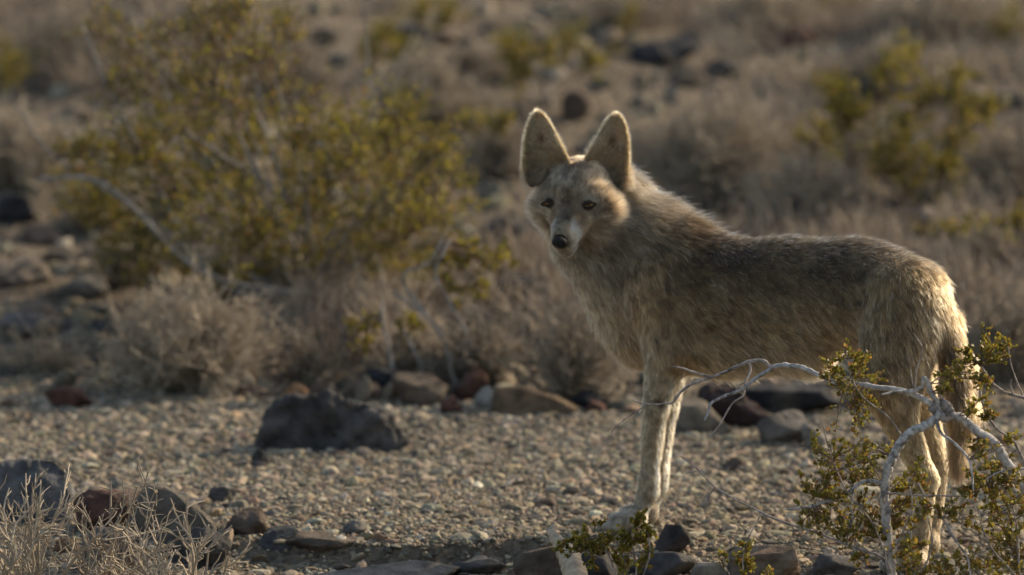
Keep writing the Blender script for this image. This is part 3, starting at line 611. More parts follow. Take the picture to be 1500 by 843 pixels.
for pix in ([(qx, qy), (1092, 860), (1088, 820), (1095, 795)], [(qx, qy), (1080, 865), (1065, 835), (1058, 815)], [(qx, qy), (1110, 870), (1125, 838)]):
    f3.branch(pix, 11.3, 11.28, .0022, .0010, 20, col=w2, sides=6)
for px, py, rr, nl in [(1092, 802, 14, 60), (1080, 820, 18, 80), (1060, 818, 12, 40), (1105, 830, 16, 60), (1125, 840, 12, 40), (1085, 838, 18, 80)]:
    r_ = rr*11.3/F_PX; f3.spray(P(px, py, 11.3), (r_, r_*1.5, r_), 4, nl, .0085, .3, leafy=.5, tr=.0008)
f3.done()
# ------------------------------------------------------------------ the coyote
YAW = R(35); FWD = np.array([-math.cos(YAW), math.sin(YAW), 0]); LAT = np.array([math.sin(YAW), math.cos(YAW), 0]); UP = np.array([0, 0, 1.])
BODYM = np.stack([FWD, LAT, UP])
BACKW = -FWD
prims = []   # dict(kind, a, b, ra, rb / M, rad, k, flow, len, lift, name)
def rc(name, a, b, ra, rb, k=.02, flow=None, ln=.02, lift=.35):
    prims.append(dict(kind='rc', a=np.array(a), b=np.array(b), ra=ra, rb=rb, k=k, flow=nrm(flow if flow is not None else np.array(b)-np.array(a)), len=ln, lift=lift, name=name))
def el(name, c, rad, M=BODYM, k=.03, flow=BACKW, ln=.025, lift=.35):
    prims.append(dict(kind='el', a=np.array(c), M=np.array(M), rad=np.array(rad), k=k, flow=nrm(flow), len=ln, lift=lift, name=name))
def pdist(p, X):
    if p['kind'] == 'rc':
        ab = p['b']-p['a']; t = np.clip(((X-p['a'])@ab)/(ab@ab), 0, 1); return np.linalg.norm(X-p['a']-t[..., None]*ab, axis=-1)-(p['ra']+(p['rb']-p['ra'])*t)
    q = (X-p['a'])@p['M'].T; k0 = np.linalg.norm(q/p['rad'], axis=-1); k1 = np.linalg.norm(q/p['rad']**2, axis=-1)
    return k0*(k0-1)/np.maximum(k1, 1e-9)
down = -UP
bw = BACKW + .35*down
el('body', P(962, 436, 12.04), (.125, .078, .112), k=.04, flow=bw, ln=.034)
el('body', P(1060, 445, 11.96), (.14, .086, .118), k=.04, flow=bw, ln=.032)
el('body', P(1160, 438, 11.88), (.13, .082, .108), k=.04, flow=bw, ln=.030)
el('body', P(1250, 430, 11.81), (.11, .076, .096), k=.04, flow=bw, ln=.028)
el('rump', P(1300, 437, 11.76), (.088, .076, .080), k=.04, flow=BACKW+.6*down, ln=.028)
el('withers', P(975, 368, 12.03), (.10, .048, .062), k=.04, flow=BACKW+.25*down, ln=.054, lift=.65)
rc('neck', P(965, 392, 12.04), P(880, 320, 12.06), .092, .068, k=.04, flow=BACKW+.55*down, ln=.048, lift=.6)
rc('nape', P(945, 345, 12.05), P(890, 280, 12.07), .055, .045, k=.03, flow=BACKW+.3*down, ln=.052, lift=.75)
rc('throat', P(925, 455, 12.06), P(850, 350, 12.03), .056, .050, k=.035, flow=BACKW*.5+down, ln=.030, lift=.4)
el('brisket', P(945, 490, 12.05), (.06, .055, .055), k=.03, flow=BACKW*.5+down, ln=.032)
rc('belly', P(1010, 505, 11.99), P(1185, 508, 11.86), .046, .044, k=.03, flow=down+.6*BACKW, ln=.042, lift=.35)
# legs
legflow = down+.1*BACKW
rc('shoulder', P(965, 420, 11.97), P(985, 505, 11.955), .058, .043, k=.03, flow=BACKW*.35+down, ln=.024, lift=.3)
rc('foreleg', P(978, 500, 11.955), P(960, 600, 11.955), .036, .0215, k=.02, flow=legflow, ln=.013, lift=.28)
rc('foreleg', P(960, 600, 11.955), P(951, 700, 11.955), .0215, .0155, k=.012, flow=legflow, ln=.013, lift=.42)
rc('foreleg', P(951, 703, 11.955), P(950, 722, 11.955), .0180, .0175, k=.012, flow=legflow, ln=.008, lift=.28)
rc('foreleg', P(950, 720, 11.955), P(934, 757, 11.945), .0165, .0150, k=.012, flow=legflow, ln=.008, lift=.28)
def paw(c, hd, s, k=.008):
    """c = ground point under the wrist end, hd = heading"""
    hd = nrm(hd); sd = np.cross(UP, hd); c = np.array(c)
    rc('paw', c+UP*.022*s, c+hd*.030*s+UP*.017*s, .0185*s, .0175*s, k=k, flow=hd, ln=.007, lift=.3)
    for i, (o, l) in enumerate(((-.0165, .036), (-.0058, .046), (.0058, .046), (.0165, .036))):
        rc('toe', c+hd*.018*s+sd*o*.8*s+UP*.016*s, c+hd*l*s+sd*o*1.05*s+UP*.0115*s, .0095*s, .0095*s, k=.004, flow=hd, ln=.004, lift=.3)
gz = lambda x, y: float(ground_h(x, y))
pw1 = P(932, 775, 11.93); pw1[2] = gz(pw1[0], pw1[1])+.007; paw(pw1, FWD+np.array([-.1, -.55, 0]), 1.08)
rc('shoulder', P(990, 420, 12.10), P(1000, 505, 12.08), .050, .038, k=.03, flow=BACKW*.35+down, ln=.022, lift=.3)
rc('foreleg', P(992, 500, 12.08), P(973, 600, 12.07), .034, .0225, k=.02, flow=legflow, ln=.013, lift=.28)
rc('foreleg', P(973, 600, 12.07), P(964, 692, 12.06), .0225, .0160, k=.012, flow=legflow, ln=.013, lift=.42)
rc('foreleg', P(964, 695, 12.06), P(963, 714, 12.06), .0180, .0170, k=.012, flow=legflow, ln=.008, lift=.28)
rc('foreleg', P(963, 712, 12.06), P(951, 748, 12.05), .0160, .0145, k=.012, flow=legflow, ln=.008, lift=.28)
pw2 = P(948, 765, 12.04); pw2[2] = gz(pw2[0], pw2[1])+.002; paw(pw2, FWD+np.array([-.1, -.4, 0]), 1.12)
# hind legs, near
rc('thigh', P(1330, 440, 11.70), P(1290, 555, 11.655), .072, .043, k=.03, flow=down+.5*BACKW, ln=.026, lift=.35)
rc('thigh', P(1338, 470, 11.69), P(1318, 590, 11.66), .056, .028, k=.03, flow=down+.4*BACKW, ln=.028, lift=.4)
rc('shin', P(1290, 555, 11.655), P(1352, 692, 11.67), .040, .0185, k=.02, flow=down+.2*BACKW, ln=.014, lift=.3)
rc('hock', P(1352, 692, 11.67), P(1360, 706, 11.675), .0185, .0185, k=.01, flow=down, ln=.010, lift=.3)
rc('shank', P(1358, 704, 11.67), P(1344, 825, 11.645), .0175, .0150, k=.01, flow=down, ln=.009, lift=.28)
pw3 = P(1338, 850, 11.635); pw3[2] = gz(pw3[0], pw3[1])+.002; paw(pw3, FWD+np.array([0, -.2, 0]), 1.1)
rc('shank', P(1344, 825, 11.645), pw3+UP*.03, .0150, .0160, k=.01, flow=down, ln=.009, lift=.28)
# far
rc('thigh', P(1338, 452, 11.83), P(1330, 555, 11.80), .058, .040, k=.03, flow=down+.5*BACKW, ln=.024, lift=.35)
rc('shin', P(1335, 555, 11.80), P(1372, 680, 11.83), .038, .018, k=.02, flow=down+.2*BACKW, ln=.014, lift=.3)
rc('shank', P(1374, 690, 11.83), P(1362, 800, 11.81), .0175, .0150, k=.01, flow=down, ln=.009, lift=.28)
pw4 = P(1356, 822, 11.80); pw4[2] = gz(pw4[0], pw4[1])+.002; paw(pw4, FWD, 1.1)
rc('shank', P(1362, 800, 11.81), pw4+UP*.03, .0150, .0160, k=.01, flow=down, ln=.009, lift=.28)
# tail
tl = [P(1330, 438, 11.735), P(1380, 478, 11.71), P(1402, 538, 11.69), P(1410, 600, 11.67), P(1404, 685, 11.66)]
tr_ = [.040, .027, .020, .018, .010]
for i in range(4): rc('tail', tl[i], tl[i+1], tr_[i], tr_[i+1], k=.025, flow=tl[i+1]-tl[i], ln=[.026, .034, .046, .050][i], lift=[.4, .4, .4, .33][i])
# head frame
O = P(847, 283, 12.0); hf = nrm([-.25, -.87, -.43]); hr = nrm(np.cross(UP, hf)); hu = np.cross(hf, hr)
HM = np.stack([hr, hf, hu])
def H(r, f, u): return O + hr*r + hf*f + hu*u
hb = -hf
el('skull', H(0, -.005, .008), (.054, .062, .050), HM, .02, flow=hb+.2*hu, ln=.012, lift=.35)
el('skull', H(0, .026, .004), (.052, .044, .038), HM, .015, flow=hb+.35*hu, ln=.009, lift=.3)
for s in (-1, 1):
    el('cheek', H(s*.045, .020, -.022), (.036, .034, .036), HM, .03, flow=hb*.7+hr*s*.9-hu*.35, ln=.030, lift=.6)
    el('brow', H(s*.024, .056, .010), (.015, .013, .009), HM, .008, flow=hb+hu*.5, ln=.006, lift=.3)
    rc('cheek', H(s*.026, .058, -.014), H(s*.013, .092, -.024), .016, .011, .010, flow=hb+hr*s*.4, ln=.006, lift=.3)
rc('muzzle', H(0, .045, -.008), H(0, .116, -.019), .033, .0222, .012, flow=hb, ln=.0045, lift=.3)
rc('muzzle', H(0, .070, -.022), H(0, .115, -.029), .029, .0215, .008, flow=hb+hr*0, ln=.0045, lift=.3)
rc('jaw', H(0, .030, -.044), H(0, .112, -.049), .028, .0140, .008, flow=hb-.2*hu, ln=.008, lift=.3)
el('ruff', H(0, -.02, -.045), (.066, .045, .050), HM, .025, flow=hb*.4-hu, ln=.034, lift=.45)
for s in (-1, 1): el('cheek', H(s*.028, .020, -.052), (.030, .034, .028), HM, .02, flow=hb*.6+hr*s*.5-hu*.7, ln=.020, lift=.5)
# ears: cupped shells sampled as small spheres
ears = []
for s, (b0, tip) in ((-1, (P(806, 250, 11.995), P(789, 167, 12.01))), (1, (P(882, 252, 12.00), P(903, 170, 12.01)))):
    A = tip-b0; hE = np.linalg.norm(A); A = A/hE
    S = nrm(np.array([1, .0, 0]) + np.array([0, .35*s, 0])); S = nrm(S-A*(S@A)); B = np.cross(A, S); B = B if B[1] > 0 else -B
    ears.append(dict(s=s, b=b0, A=A, S=S, B=B, h=hE))
def ear_pt(e, t, u):
    w = .044*np.clip(1-np.clip(t, 0, 1)**1.25, 0, 1)**.60; w = np.where(t < .18, w*(.90+.10*t/.18), w)
    d = .024*(1-t)**.8+.003
    lean = e['s']*.004*np.sin(np.pi*t)
    return e['b'] + e['A']*(e['h']*(t*1.18-.18))[..., None] + e['S']*(w*u+lean)[..., None] + e['B']*(d*(1-np.abs(u)**2.2)*1.0-.006)[..., None]
ear_sph = []
for e in ears:
    t, u = np.meshgrid(np.linspace(0, 1, 44), np.linspace(-1, 1, 34)); ear_sph.append(ear_pt(e, t, u).reshape(-1, 3))
ear_sph = np.concatenate(ear_sph)
# ---- signed field, sampled per primitive inside its own box
h = .0032
lo = np.array([1e9]*3); hi = -lo
for p in prims:
    r_ = max(p['rad']) if p['kind'] == 'el' else max(p['ra'], p['rb'])
    for q in ([p['a']] if p['kind'] == 'el' else [p['a'], p['b']]): lo = np.minimum(lo, q-r_-.03); hi = np.maximum(hi, q+r_+.03)
lo = np.minimum(lo, ear_sph.min(0)-.02); hi = np.maximum(hi, ear_sph.max(0)+.02)
dims = np.ceil((hi-lo)/h).astype(int)+1; field = np.full(dims, .5, np.float32)
def box(a, b): return np.maximum(((a-lo)/h).astype(int), 0), np.minimum(((b-lo)/h).astype(int)+2, dims)
for p in prims:
    r_ = max(p['rad']) if p['kind'] == 'el' else max(p['ra'], p['rb']); k = p['k']; m = r_+k+.012
    A_, B_ = (p['a'], p['a']) if p['kind'] == 'el' else (np.minimum(p['a'], p['b']), np.maximum(p['a'], p['b']))
    i0, i1 = box(A_-m, B_+m)
    g = np.stack(np.meshgrid(*[lo[j]+h*np.arange(i0[j], i1[j]) for j in range(3)], indexing='ij'), -1)
    d = pdist(p, g).astype(np.float32); sl = tuple(slice(i0[j], i1[j]) for j in range(3)); f = field[sl]
    hh_ = np.maximum(k-np.abs(f-d), 0)/k; field[sl] = np.minimum(f, d)-hh_*hh_*k*.25
re = .0042
for q in ear_sph:
    i0, i1 = box(q-.014, q+.014)
    g = np.stack(np.meshgrid(*[lo[j]+h*np.arange(i0[j], i1[j]) for j in range(3)], indexing='ij'), -1)
    d = (np.linalg.norm(g-q, axis=-1)-re).astype(np.float32); sl = tuple(slice(i0[j], i1[j]) for j in range(3)); f = field[sl]
    k = .003; hh_ = np.maximum(k-np.abs(f-d), 0)/k; field[sl] = np.minimum(f, d)-hh_*hh_*k*.25*.3
def surface_nets(f, lo, h):
    s = f < 0; n = f.shape
    c = np.zeros(tuple(k-1 for k in n), np.int8)
    for a in (0, 1):
        for b_ in (0, 1):
            for d in (0, 1): c += s[a:n[0]-1+a, b_:n[1]-1+b_, d:n[2]-1+d]
    act = (c > 0) & (c < 8); ids = np.full(act.shape, -1, np.int64); I = np.argwhere(act); ids[act] = np.arange(len(I))
    acc = np.zeros((len(I), 3)); cnt = np.zeros(len(I))
    co = [(a, b_, d) for a in (0, 1) for b_ in (0, 1) for d in (0, 1)]
    for p in co:
        for ax in range(3):
            if p[ax]: continue
            q = list(p); q[ax] = 1
            v0 = f[I[:, 0]+p[0], I[:, 1]+p[1], I[:, 2]+p[2]]; v1 = f[I[:, 0]+q[0], I[:, 1]+q[1], I[:, 2]+q[2]]
            m = (v0 < 0) != (v1 < 0); t = np.where(m, v0/np.where(m, v0-v1, 1), 0)
            pos = np.repeat(np.array(p, float)[None], len(I), 0); pos[:, ax] += t
            acc += pos*m[:, None]; cnt += m
    V = lo + h*(I + acc/cnt[:, None]); F = []
    for ax in range(3):
        o1, o2 = [(1, 2), (2, 0), (0, 1)][ax]
        sl0 = [slice(None)]*3; sl1 = [slice(None)]*3; sl0[ax] = slice(0, -1); sl1[ax] = slice(1, None)
        a, b_ = s[tuple(sl0)], s[tuple(sl1)]; E = np.argwhere(a != b_)
        E = E[(E[:, o1] > 0) & (E[:, o2] > 0)]
        def cell(d1, d2):
            q = E.copy(); q[:, o1] -= d1; q[:, o2] -= d2; return ids[q[:, 0], q[:, 1], q[:, 2]]
        q = np.stack([cell(1, 1), cell(0, 1), cell(0, 0), cell(1, 0)], 1)
        inside = s[E[:, 0], E[:, 1], E[:, 2]]; q[~inside] = q[~inside][:, ::-1]; F.append(q)
    return V, np.concatenate(F)
BV, BF = surface_nets(field, lo, h)
ok = (BF >= 0).all(1); BF = BF[ok]
# light smoothing
for it in range(2):
    acc = np.zeros_like(BV); cnt = np.zeros(len(BV))
    for i in range(4):
        for j in (1, 3): np.add.at(acc, BF[:, i], BV[BF[:, (i+j) % 4]]); np.add.at(cnt, BF[:, i], 1)
    BV = BV*.45+.55*acc/np.maximum(cnt, 1)[:, None]
def vnormals(V, F):
    n = np.cross(V[F[:, 2]]-V[F[:, 0]], V[F[:, 3]]-V[F[:, 1]]); N = np.zeros_like(V)
    for i in range(4): np.add.at(N, F[:, i], n)
    return nrm(N)
BN = vnormals(BV, BF)
tree = BVHTree.FromPolygons([tuple(v) for v in BV], BF.tolist())
camo = Vector((0, 0, CAM_H))
def hit(px, py):
    d = Vector(P(px, py, 12.0))-camo; d.normalize(); r_ = tree.ray_cast(camo, d); return np.array(r_[0]), np.array(r_[1])
EYE = []
for (ex, ey) in ((804, 298), (862, 301)):
    p, n_ = hit(ex, ey); EYE.append(p)
NOSE = H(-.001, .1385, -.0160)

def attrs(X, N):
    """fur direction, length, lift and colour at surface points X"""
    W = []; 
    for p in prims: W.append(np.exp(-np.clip(pdist(p, X), -.004, 1)/.011))
    W = np.stack(W, 1); W = W/W.sum(1, keepdims=True)
    flow = W@np.stack([p['flow'] for p in prims]); ln = W@np.array([p['len'] for p in prims]); lift = W@np.array([p['lift'] for p in prims])
    name = np.array([p['name'] for p in prims]); w = {k: W[:, name == k].sum(1) for k in set(name)}
    # ears
    hq = (X-O)@HM.T                       # head coordinates: right, forward, up
    isear = np.zeros(len(X)); inner = np.zeros(len(X)); rim = np.zeros(len(X)); te = np.zeros(len(X))
    for e in ears:
        q = X-e['b']; t = (q@e['A']/e['h']+.18)/1.18; wv = .044*(1-np.clip(t, 0, .98)**1.25)**.60; u = (q@e['S'])/np.maximum(wv, .004)
        db = q@e['B']; near = (t > .12) & (t < 1.12) & (np.abs(q@e['S']) < wv+.010) & (db > -.016) & (db < .04)
        emerg = sstep(.16, .34, t)*near; isear = np.maximum(isear, emerg)
        inn = emerg*(N@e['B'] < .0)*(np.abs(u) < .95); inner = np.maximum(inner, inn)
        rim = np.maximum(rim, emerg*np.clip(sstep(.78, .98, np.abs(u))+sstep(.9, .99, t), 0, 1)); te = np.where(near, t, te)
        f_ = e['A']*.8+np.where(inn > 0, 1, 0)[:, None]*e['S']*np.sign(-u)[:, None]*.0
        outd = nrm(e['A'][None]*.7+e['S'][None]*(u*.8)[:, None])
        flow = np.where(emerg[:, None] > .1, outd, flow)
    ln = ln*(1-isear)+isear*(.0055+.005*rim+.008*inner*(te < .6)); lift = lift*(1-isear)+isear*.35
    # colours
    px, py = proj(X)
    c = lambda *v: np.array(v)
    buff, grey, rufous, cream, dark, tan = c(.50, .36, .21), c(.38, .295, .20), c(.44, .24, .11), c(.72, .60, .44), c(.05, .038, .03), c(.54, .39, .235)
    C = np.repeat(grey[None]*.55+buff[None]*.45, len(X), 0)
    def mix(C, col, m): m = np.clip(m, 0, 1)[:, None]; return C*(1-m)+col*m
    nz = N[:, 2]; n1 = fbm(X*14, 3, 2); n2 = fbm(X*38, 3, 6); n3 = fbm(X*110, 2, 16)
    C = mix(C, cream, w['belly']*.75)
    bodyw = w['body']+w['rump']+w['withers']
    lowf = sstep(455, 560, py+18*n1)                             # towards the belly
    C = mix(C, grey*.50, bodyw*sstep(500, 390, py+10*n1)*.85)
    C = mix(C, tan*.95, bodyw*lowf*.8); C = mix(C, cream, bodyw*sstep(530, 575, py+14*n1))
    fr = sstep(1030, 930, px)*(1-sstep(.0, .4, hq[:, 1]+.03))       # shoulder and neck are warmer
    C = mix(C, rufous*1.05, fr*sstep(360, 430, py)*sstep(560, 470, py)*.45)
    C = mix(C, cream*1.05, (w['throat']+w['brisket']*.8)*sstep(960, 880, px+30*n1)*sstep(340, 400, py)*.75)
    leg = w['foreleg']+w['paw']+w['toe']; C = mix(C, c(.58, .455, .32), leg*.85); C = mix(C, c(.92, .84, .70), w['foreleg']*sstep(.80, .97, N@BACKW)*.9); C = mix(C, c(.60, .52, .42), (w['paw']+w['toe'])*.8)  # foreleg rears naturally paler; cream pushed further to paint in the sunlit rim
    C = mix(C, tan*1.25, (w['shin']+w['shank']+w['hock'])*.9); C = mix(C, buff*.75, w['thigh']*.8)
    C = mix(C, c(.62, .52, .40), w['thigh']*.6*np.exp(-((px-1372)/16)**2-((py-475)/38)**2)*.9)
    C = mix(C, tan*.55, w['tail']*.9); C = mix(C, dark, w['tail']*sstep(650, 700, py)*.85)
    near = sstep(.19, .10, np.linalg.norm(X-H(.01, 0, -.06), axis=1)); C = mix(C, c(.42, .365, .29), near*.85)
    # head
    head = sstep(.055, .0, np.linalg.norm((hq-np.array([0, .01, -.018]))/np.array([1.15, 1.0, 1.2]), axis=1)-.080)*(w['skull']+w['cheek']+w['muzzle']+w['jaw']+w['ruff']+w['brow'] > .4)
    C = mix(C, c(.38, .315, .245)*(1+.5*n3)[:, None], head)
    r_, f_, u_ = hq.T
    C = mix(C, c(.15, .11, .08), head*np.exp(-(r_/.010)**2)*sstep(.045, .0, f_)*sstep(.02, .05, u_)*.9)
    C = mix(C, c(.58, .47, .34), head*sstep(.05, .075, f_)*sstep(.014, .022, np.abs(r_))*.8)
    C = mix(C, c(.15, .115, .085), head*np.exp(-(r_/.015)**2)*sstep(.03, .06, f_)*sstep(.140, .10, f_)*(u_ > -.02)*.85)   # bridge
    for s in (-1, 1): C = mix(C, c(.29, .18, .11), head*np.exp(-((r_-s*.022)/.012)**2-((f_-.075)/.024)**2)*.75)
    C = mix(C, c(.48, .42, .34), head*sstep(-.012, -.045, u_)*sstep(.09, .02, f_)*.7)
    C = mix(C, c(.62, .44, .26), head*sstep(.104, .118, f_)*(u_ > -.024)*sstep(-.004, .008, r_)*.9)  # right of the muzzle tip painted buff as if sunlit
    C = mix(C, c(.95, .92, .86), head*np.clip(sstep(-.016, -.026, u_)+sstep(.011, .017, np.abs(r_)), 0, 1)*sstep(.088, .108, f_))
    C = mix(C, c(.03, .025, .022), head*np.exp(-((u_+.0400)/.0026)**2)*sstep(.085, .10, f_)*.9)     # lip line
    for E in EYE:
        dE = np.linalg.norm((X-E)*np.array([1, .8, 1.25]), axis=1)
        C = mix(C, c(.47, .40, .32), head*np.exp(-((dE-.019)/.007)**2)*.45)
        C = mix(C, dark*1.6, sstep(.0135, .0105, dE)); ln = ln*sstep(.009, .020, dE)+.0006
    # ears
    C = mix(C, c(.40, .26, .15), isear*(1-inner)*.9); C = mix(C, c(.90, .74, .56), inner)
    C = mix(C, c(.62, .50, .34), rim*.9)
    for e in ears:
        q = X-e['b']; t = (q@e['A']/e['h']+.18)/1.18; uu = q@e['S']*e['s']
        C = mix(C, dark*1.2, inner*np.exp(-((t-.62)/.10)**2-((uu-.004)/.0065)**2)*.85)
        C = mix(C, c(.22, .17, .13), inner*sstep(.36, .22, t)*.4)  # shade in the hollow of the ear painted into its base
    dark_m = np.clip(bodyw*sstep(430, 350, py)*.5+w['withers']*.2, 0, 1)
    sad = np.exp(-((px-1078)/42)**2-((py-372)/26)**2)*1.0+np.exp(-((px-985)/12)**2-((py-415)/30)**2)*.55
    tip = np.clip(.5*bodyw+.45*dark_m+.40*w['neck']+.3*w['nape']+sad*.9+w['tail']*(.25+.6*sstep(620, 700, py)), 0, .95)*(1-head)
    C = mix(C, C*.45, np.clip(sad, 0, 1)*(n2*.5+.6))
    tip = np.clip(tip*(.75+.9*n1), 0, .95)
    C = C*np.clip(1+(.12*n1*(1-head)+.16*n2*(1-.7*head)+.55*n3*(1-.5*head))*(1-.8*isear), .25, 2.2)[:, None]
    nose = np.linalg.norm((X-NOSE)*1.0, axis=1); ln = ln*sstep(.011, .0155, nose)
    C = mix(C, c(.02, .018, .018), sstep(.016, .013, nose))
    return flow, ln, lift, C, tip, head, isear

fl, ln_, lf_, CC, tp, hd_, ie_ = attrs(BV, BN)
M_skin, nt, b = mat_new('coyote_underfur')
a = node(nt, 'ShaderNodeVertexColor', layer_name='Col'); sc_ = node(nt, 'ShaderNodeVectorMath', operation='SCALE'); sc_.inputs['Scale'].default_value = .4
nt.links.new(a.outputs[0], sc_.inputs[0]); nt.links.new(sc_.outputs[0], b.inputs['Base Color']); b.inputs['Roughness'].default_value = .95; b.inputs['Specular IOR Level'].default_value = .1
mxs = node(nt, 'ShaderNodeMixShader'); trn = node(nt, 'ShaderNodeBsdfTranslucent'); trn.inputs[0].default_value = (.62, .50, .38, 1); thn = node(nt, 'ShaderNodeAttribute'); thn.attribute_name = 'thin'
nt.links.new(thn.outputs['Fac'], mxs.inputs[0]); nt.links.new(b.outputs[0], mxs.inputs[1]); nt.links.new(trn.outputs[0], mxs.inputs[2]); nt.links.new(mxs.outputs[0], nt.nodes['Material Output'].inputs[0])
coy = mesh_np('coyote', BV, [BF], M_skin, None, np.clip(CC, .01, .8), True, loc=(float(P(1130, 600, 11.85)[0]), 11.85, 0))
tag(coy, 'grey and tan coyote standing side on and looking at the camera', 'coyote')
CL = np.array(coy.location)
ta = coy.data.attributes.new('thin', 'FLOAT', 'POINT'); ta.data.foreach_set('value', (ie_*.42).astype(np.float32))

# ---- fur as hair curves
rng = np.random.default_rng(99)
tri = np.concatenate([BF[:, [0, 1, 2]], BF[:, [0, 2, 3]]]); A0, A1, A2 = BV[tri[:, 0]], BV[tri[:, 1]], BV[tri[:, 2]]
area = np.linalg.norm(np.cross(A1-A0, A2-A0), axis=1)/2
lt = ln_[tri[:, 0]]; wgt = area*np.clip(.020/np.maximum(lt, .004), .8, 4.0)*(1+1.3*(hd_[tri[:, 0]] > .3)+1.5*(ie_[tri[:, 0]] > .2))
NH = 420000
ti = rng.choice(len(tri), NH, p=wgt/wgt.sum()); r1 = np.sqrt(rng.uniform(0, 1, NH)); r2 = rng.uniform(0, 1, NH)
ba = np.stack([1-r1, r1*(1-r2), r1*r2], -1)
def interp(att): return sum(att[tri[ti, k]]*(ba[:, k:k+1] if att.ndim > 1 else ba[:, k]) for k in range(3))
Pp, Nn = interp(BV), nrm(interp(BN)); flow, L, lift, C, tip, hd, er = attrs(Pp, Nn)
keep = L > .0012; Pp, Nn, flow, L, lift, C, tip, hd, er = [q[keep] for q in (Pp, Nn, flow, L, lift, C, tip, hd, er)]; NH = len(Pp)
tgt = nrm(flow-Nn*(flow*Nn).sum(1, keepdims=True)+1e-6)
# swirls in the coat
sw = np.stack([fbm(Pp*9+k*31, 2, 40+k) for k in range(3)], -1)*.16+np.stack([fbm(Pp*30+k*31, 2, 50+k) for k in range(3)], -1)*.30
tgt = nrm(tgt+sw-Nn*(sw*Nn).sum(1, keepdims=True)); lift = lift*(1+.35*fbm(Pp*25, 2, 61))
L = .74*L*rng.uniform(.6, 1.15, NH)*(1+.22*fbm(Pp*22, 2, 62)); K = 6
gm = (rng.uniform(0, 1, NH) < .07)&(L > .017)&(hd < .2)&(Pp[:, 2] > .28); L = np.where(gm, L*1.22, L); lift = np.where(gm, lift*1.1, lift)*(1+.25*rng.normal(size=NH))
d = nrm(tgt*(1-lift*.3)[:, None]+Nn*(lift*1.25)[:, None]+rng.normal(0, .20, (NH, 3)))
pts = np.zeros((NH, K, 3)); pts[:, 0] = Pp-Nn*.0012
for k in range(1, K):
    pts[:, k] = pts[:, k-1]+d*(L/(K-1))[:, None]
    d = nrm(d+tgt*.16+down*.05*(1-hd)[:, None]+rng.normal(0, .04, (NH, 3)))
# clumping towards guide hairs
from mathutils.kdtree import KDTree
ng = 34000; gi = rng.choice(NH, ng, replace=False); kd = KDTree(ng)
for j, i in enumerate(gi): kd.insert(pts[i, 0], j)
kd.balance(); near = np.array([kd.find(p)[1] for p in pts[:, 0]])
g = pts[gi[near]]; dist = np.linalg.norm(g[:, 0]-pts[:, 0], axis=1); cl = np.clip(.5*(1-hd*.5)*(1-er)*np.clip(L/.02, .1, 1), 0, .75)*(dist < .012)*np.where(gm, .3, 1)
u = np.linspace(0, 1, K)[None, :, None]; pts = pts*(1-cl[:, None, None]*u**1.3)+(pts[:, :1]+(g-g[:, :1])*(L/np.maximum(np.linalg.norm(g[:, -1]-g[:, 0], axis=1), 1e-4)).clip(.3, 1.6)[:, None, None]*.96+(g[:, :1]-pts[:, :1])*u)*(cl[:, None, None]*u**1.3)
gt = (rng.uniform(.45, 1.25, ng)**1.0+.4*(rng.uniform(0, 1, ng) > .86))[near]; gt = 1+(gt-1)*(1-.6*hd); C = C*(gt*rng.uniform(.6, 1.35, NH))[:, None]; C = np.clip(C, .004, 1)**1.45*.70*np.array([1.07, .97, .88])
band = rng.uniform(0, 1, NH)
istip = (band < tip*.9)
cf = np.repeat(C[:, None], K, 1)*np.linspace(.55, 1.45, K)[None, :, None]  # roots darkened, tips brightened: a rim-lit coat painted into the hair colour
prof = np.array([.55, .8, 1.15, 1.15, .35, .12]); cf = np.where(istip[:, None, None], cf*prof[None, :, None], cf)
cf = np.where(gm[:, None, None], np.array([.29, .235, .17])*np.array([.2, .3, .7, 1.9, 1.5, .05])[None, :, None]*np.ones((NH, 1, 1)), cf)
hc = bpy.data.hair_curves.new('fur'); hc.add_curves([K]*NH)
hc.attributes['position'].data.foreach_set('vector', (pts-CL).astype(np.float32).ravel())
ra = hc.attributes.get('radius') or hc.attributes.new('radius', 'FLOAT', 'POINT')
rad = (np.where(L < .010, .00013, .00019)*np.where(gm, 1.5, 1))[:, None]*np.array([1, 1, .95, .8, .55, .12])[None]*rng.uniform(.8, 1.25, (NH, 1))
ra.data.foreach_set('value', rad.astype(np.float32).ravel())
ca = hc.attributes.new('fcol', 'FLOAT_COLOR', 'POINT'); ca.data.foreach_set('color', np.concatenate([np.clip(cf, .01, .85), np.ones((NH, K, 1))], -1).astype(np.float32).ravel())
M_fur = bpy.data.materials.new('coyote_fur'); M_fur.use_nodes = True; nt = M_fur.node_tree; nt.nodes.remove(nt.nodes['Principled BSDF'])
hb_ = node(nt, 'ShaderNodeBsdfHairPrincipled'); hb_.parametrization = 'COLOR'; at = node(nt, 'ShaderNodeAttribute'); at.attribute_name = 'fcol'
hb_.inputs['Roughness'].default_value = .42; hb_.inputs['Radial Roughness'].default_value = .55; hb_.inputs['Random Roughness'].default_value = .2
nt.links.new(at.outputs['Color'], hb_.inputs['Color']); nt.links.new(hb_.outputs[0], nt.nodes['Material Output'].inputs[0])
hc.materials.append(M_fur); fur = bpy.data.objects.new('fur', hc); scene.collection.objects.link(fur); fur.parent = coy

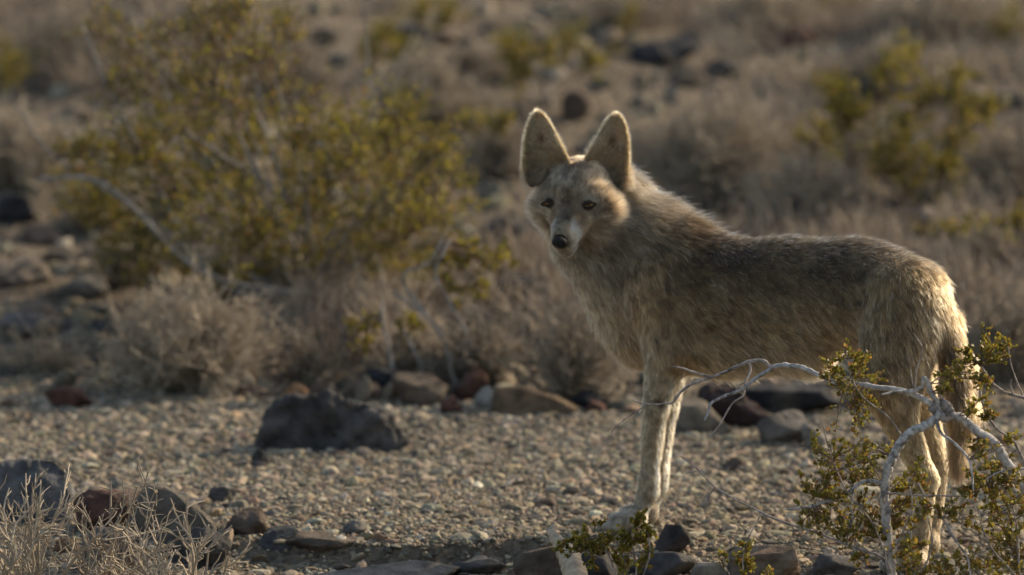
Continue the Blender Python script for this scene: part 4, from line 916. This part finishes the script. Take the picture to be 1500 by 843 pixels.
# ---- eyes and nose
M_eye, nt, b = mat_new('eye_wet'); a = node(nt, 'ShaderNodeVertexColor', layer_name='Col'); nt.links.new(a.outputs[0], b.inputs['Base Color']); b.inputs['Roughness'].default_value = .2
V0, F0 = ICO[4]
for j, E in enumerate(EYE):
    s = -1 if j == 0 else 1
    q = V0*np.array([.0100, .0085, .0050]); ang = np.degrees(np.arccos(np.clip(V0@nrm(np.array([-.02, -1, .12])), -1, 1)))
    col = np.where((ang < 15)[:, None], np.array([.008, .006, .005]), np.where((ang < 58)[:, None], np.array([.24, .12, .035]), np.array([.03, .022, .018])))
    e = mesh_np('eye', q+E+np.array([0, .0062, 0]), [F0], M_eye, coy, col)
    # dark lids round the eye: an almond shaped rim
    th = np.linspace(0, 2*math.pi, 40); sl = .16*s
    ax_, az = .0132*np.cos(th), .0038*np.sin(th)*(1+.1*np.cos(th))*np.where(np.sin(th) > 0, .95, .85)
    dn = -.0024*np.cos(th)**2
    ring = np.stack([ax_, -.0005+.0045*np.abs(np.cos(th))**2-.0022, az+s*ax_*sl], -1)+E
    Vr, Fr = tubes(ring[None], np.full((1, 40), .0018), 6); mesh_np('eyelid', Vr, [Fr], M_skin, coy, np.broadcast_to(np.array([.08, .058, .042]), (len(Vr), 3)))
M_nose, nt, b = mat_new('nose_leather'); b.inputs['Base Color'].default_value = (.012, .011, .012, 1); b.inputs['Roughness'].default_value = .42
nn = node(nt, 'ShaderNodeTexVoronoi'); nn.inputs['Scale'].default_value = 900; b.inputs['Roughness'].default_value = .6; b.inputs['Specular IOR Level'].default_value = .3; bp = node(nt, 'ShaderNodeBump'); bp.inputs['Distance'].default_value = .0006; nt.links.new(nn.outputs[0], bp.inputs['Height']); nt.links.new(bp.outputs[0], b.inputs['Normal'])
q = V0.copy(); r_, f_, u_ = q.T
sc2 = 1-.16*np.clip(-u_, 0, 1); q = np.stack([r_*.0140*sc2, f_*.0090, u_*.0115*(1-.12*np.abs(r_))], -1)
for s in (-1, 1):      # nostrils
    dd = np.sqrt(((r_-s*.52)/.24)**2+((u_+.12)/.30)**2); q[:, 1] -= np.where(f_ > 0, .0045*np.exp(-dd**2*1.3), 0)
q[:, 1] -= np.where(f_ > 0, .0018*np.exp(-(r_/.07)**2)*(u_ < .3), 0)
mesh_np('nose', NOSE+q@HM, [F0], M_nose, coy)
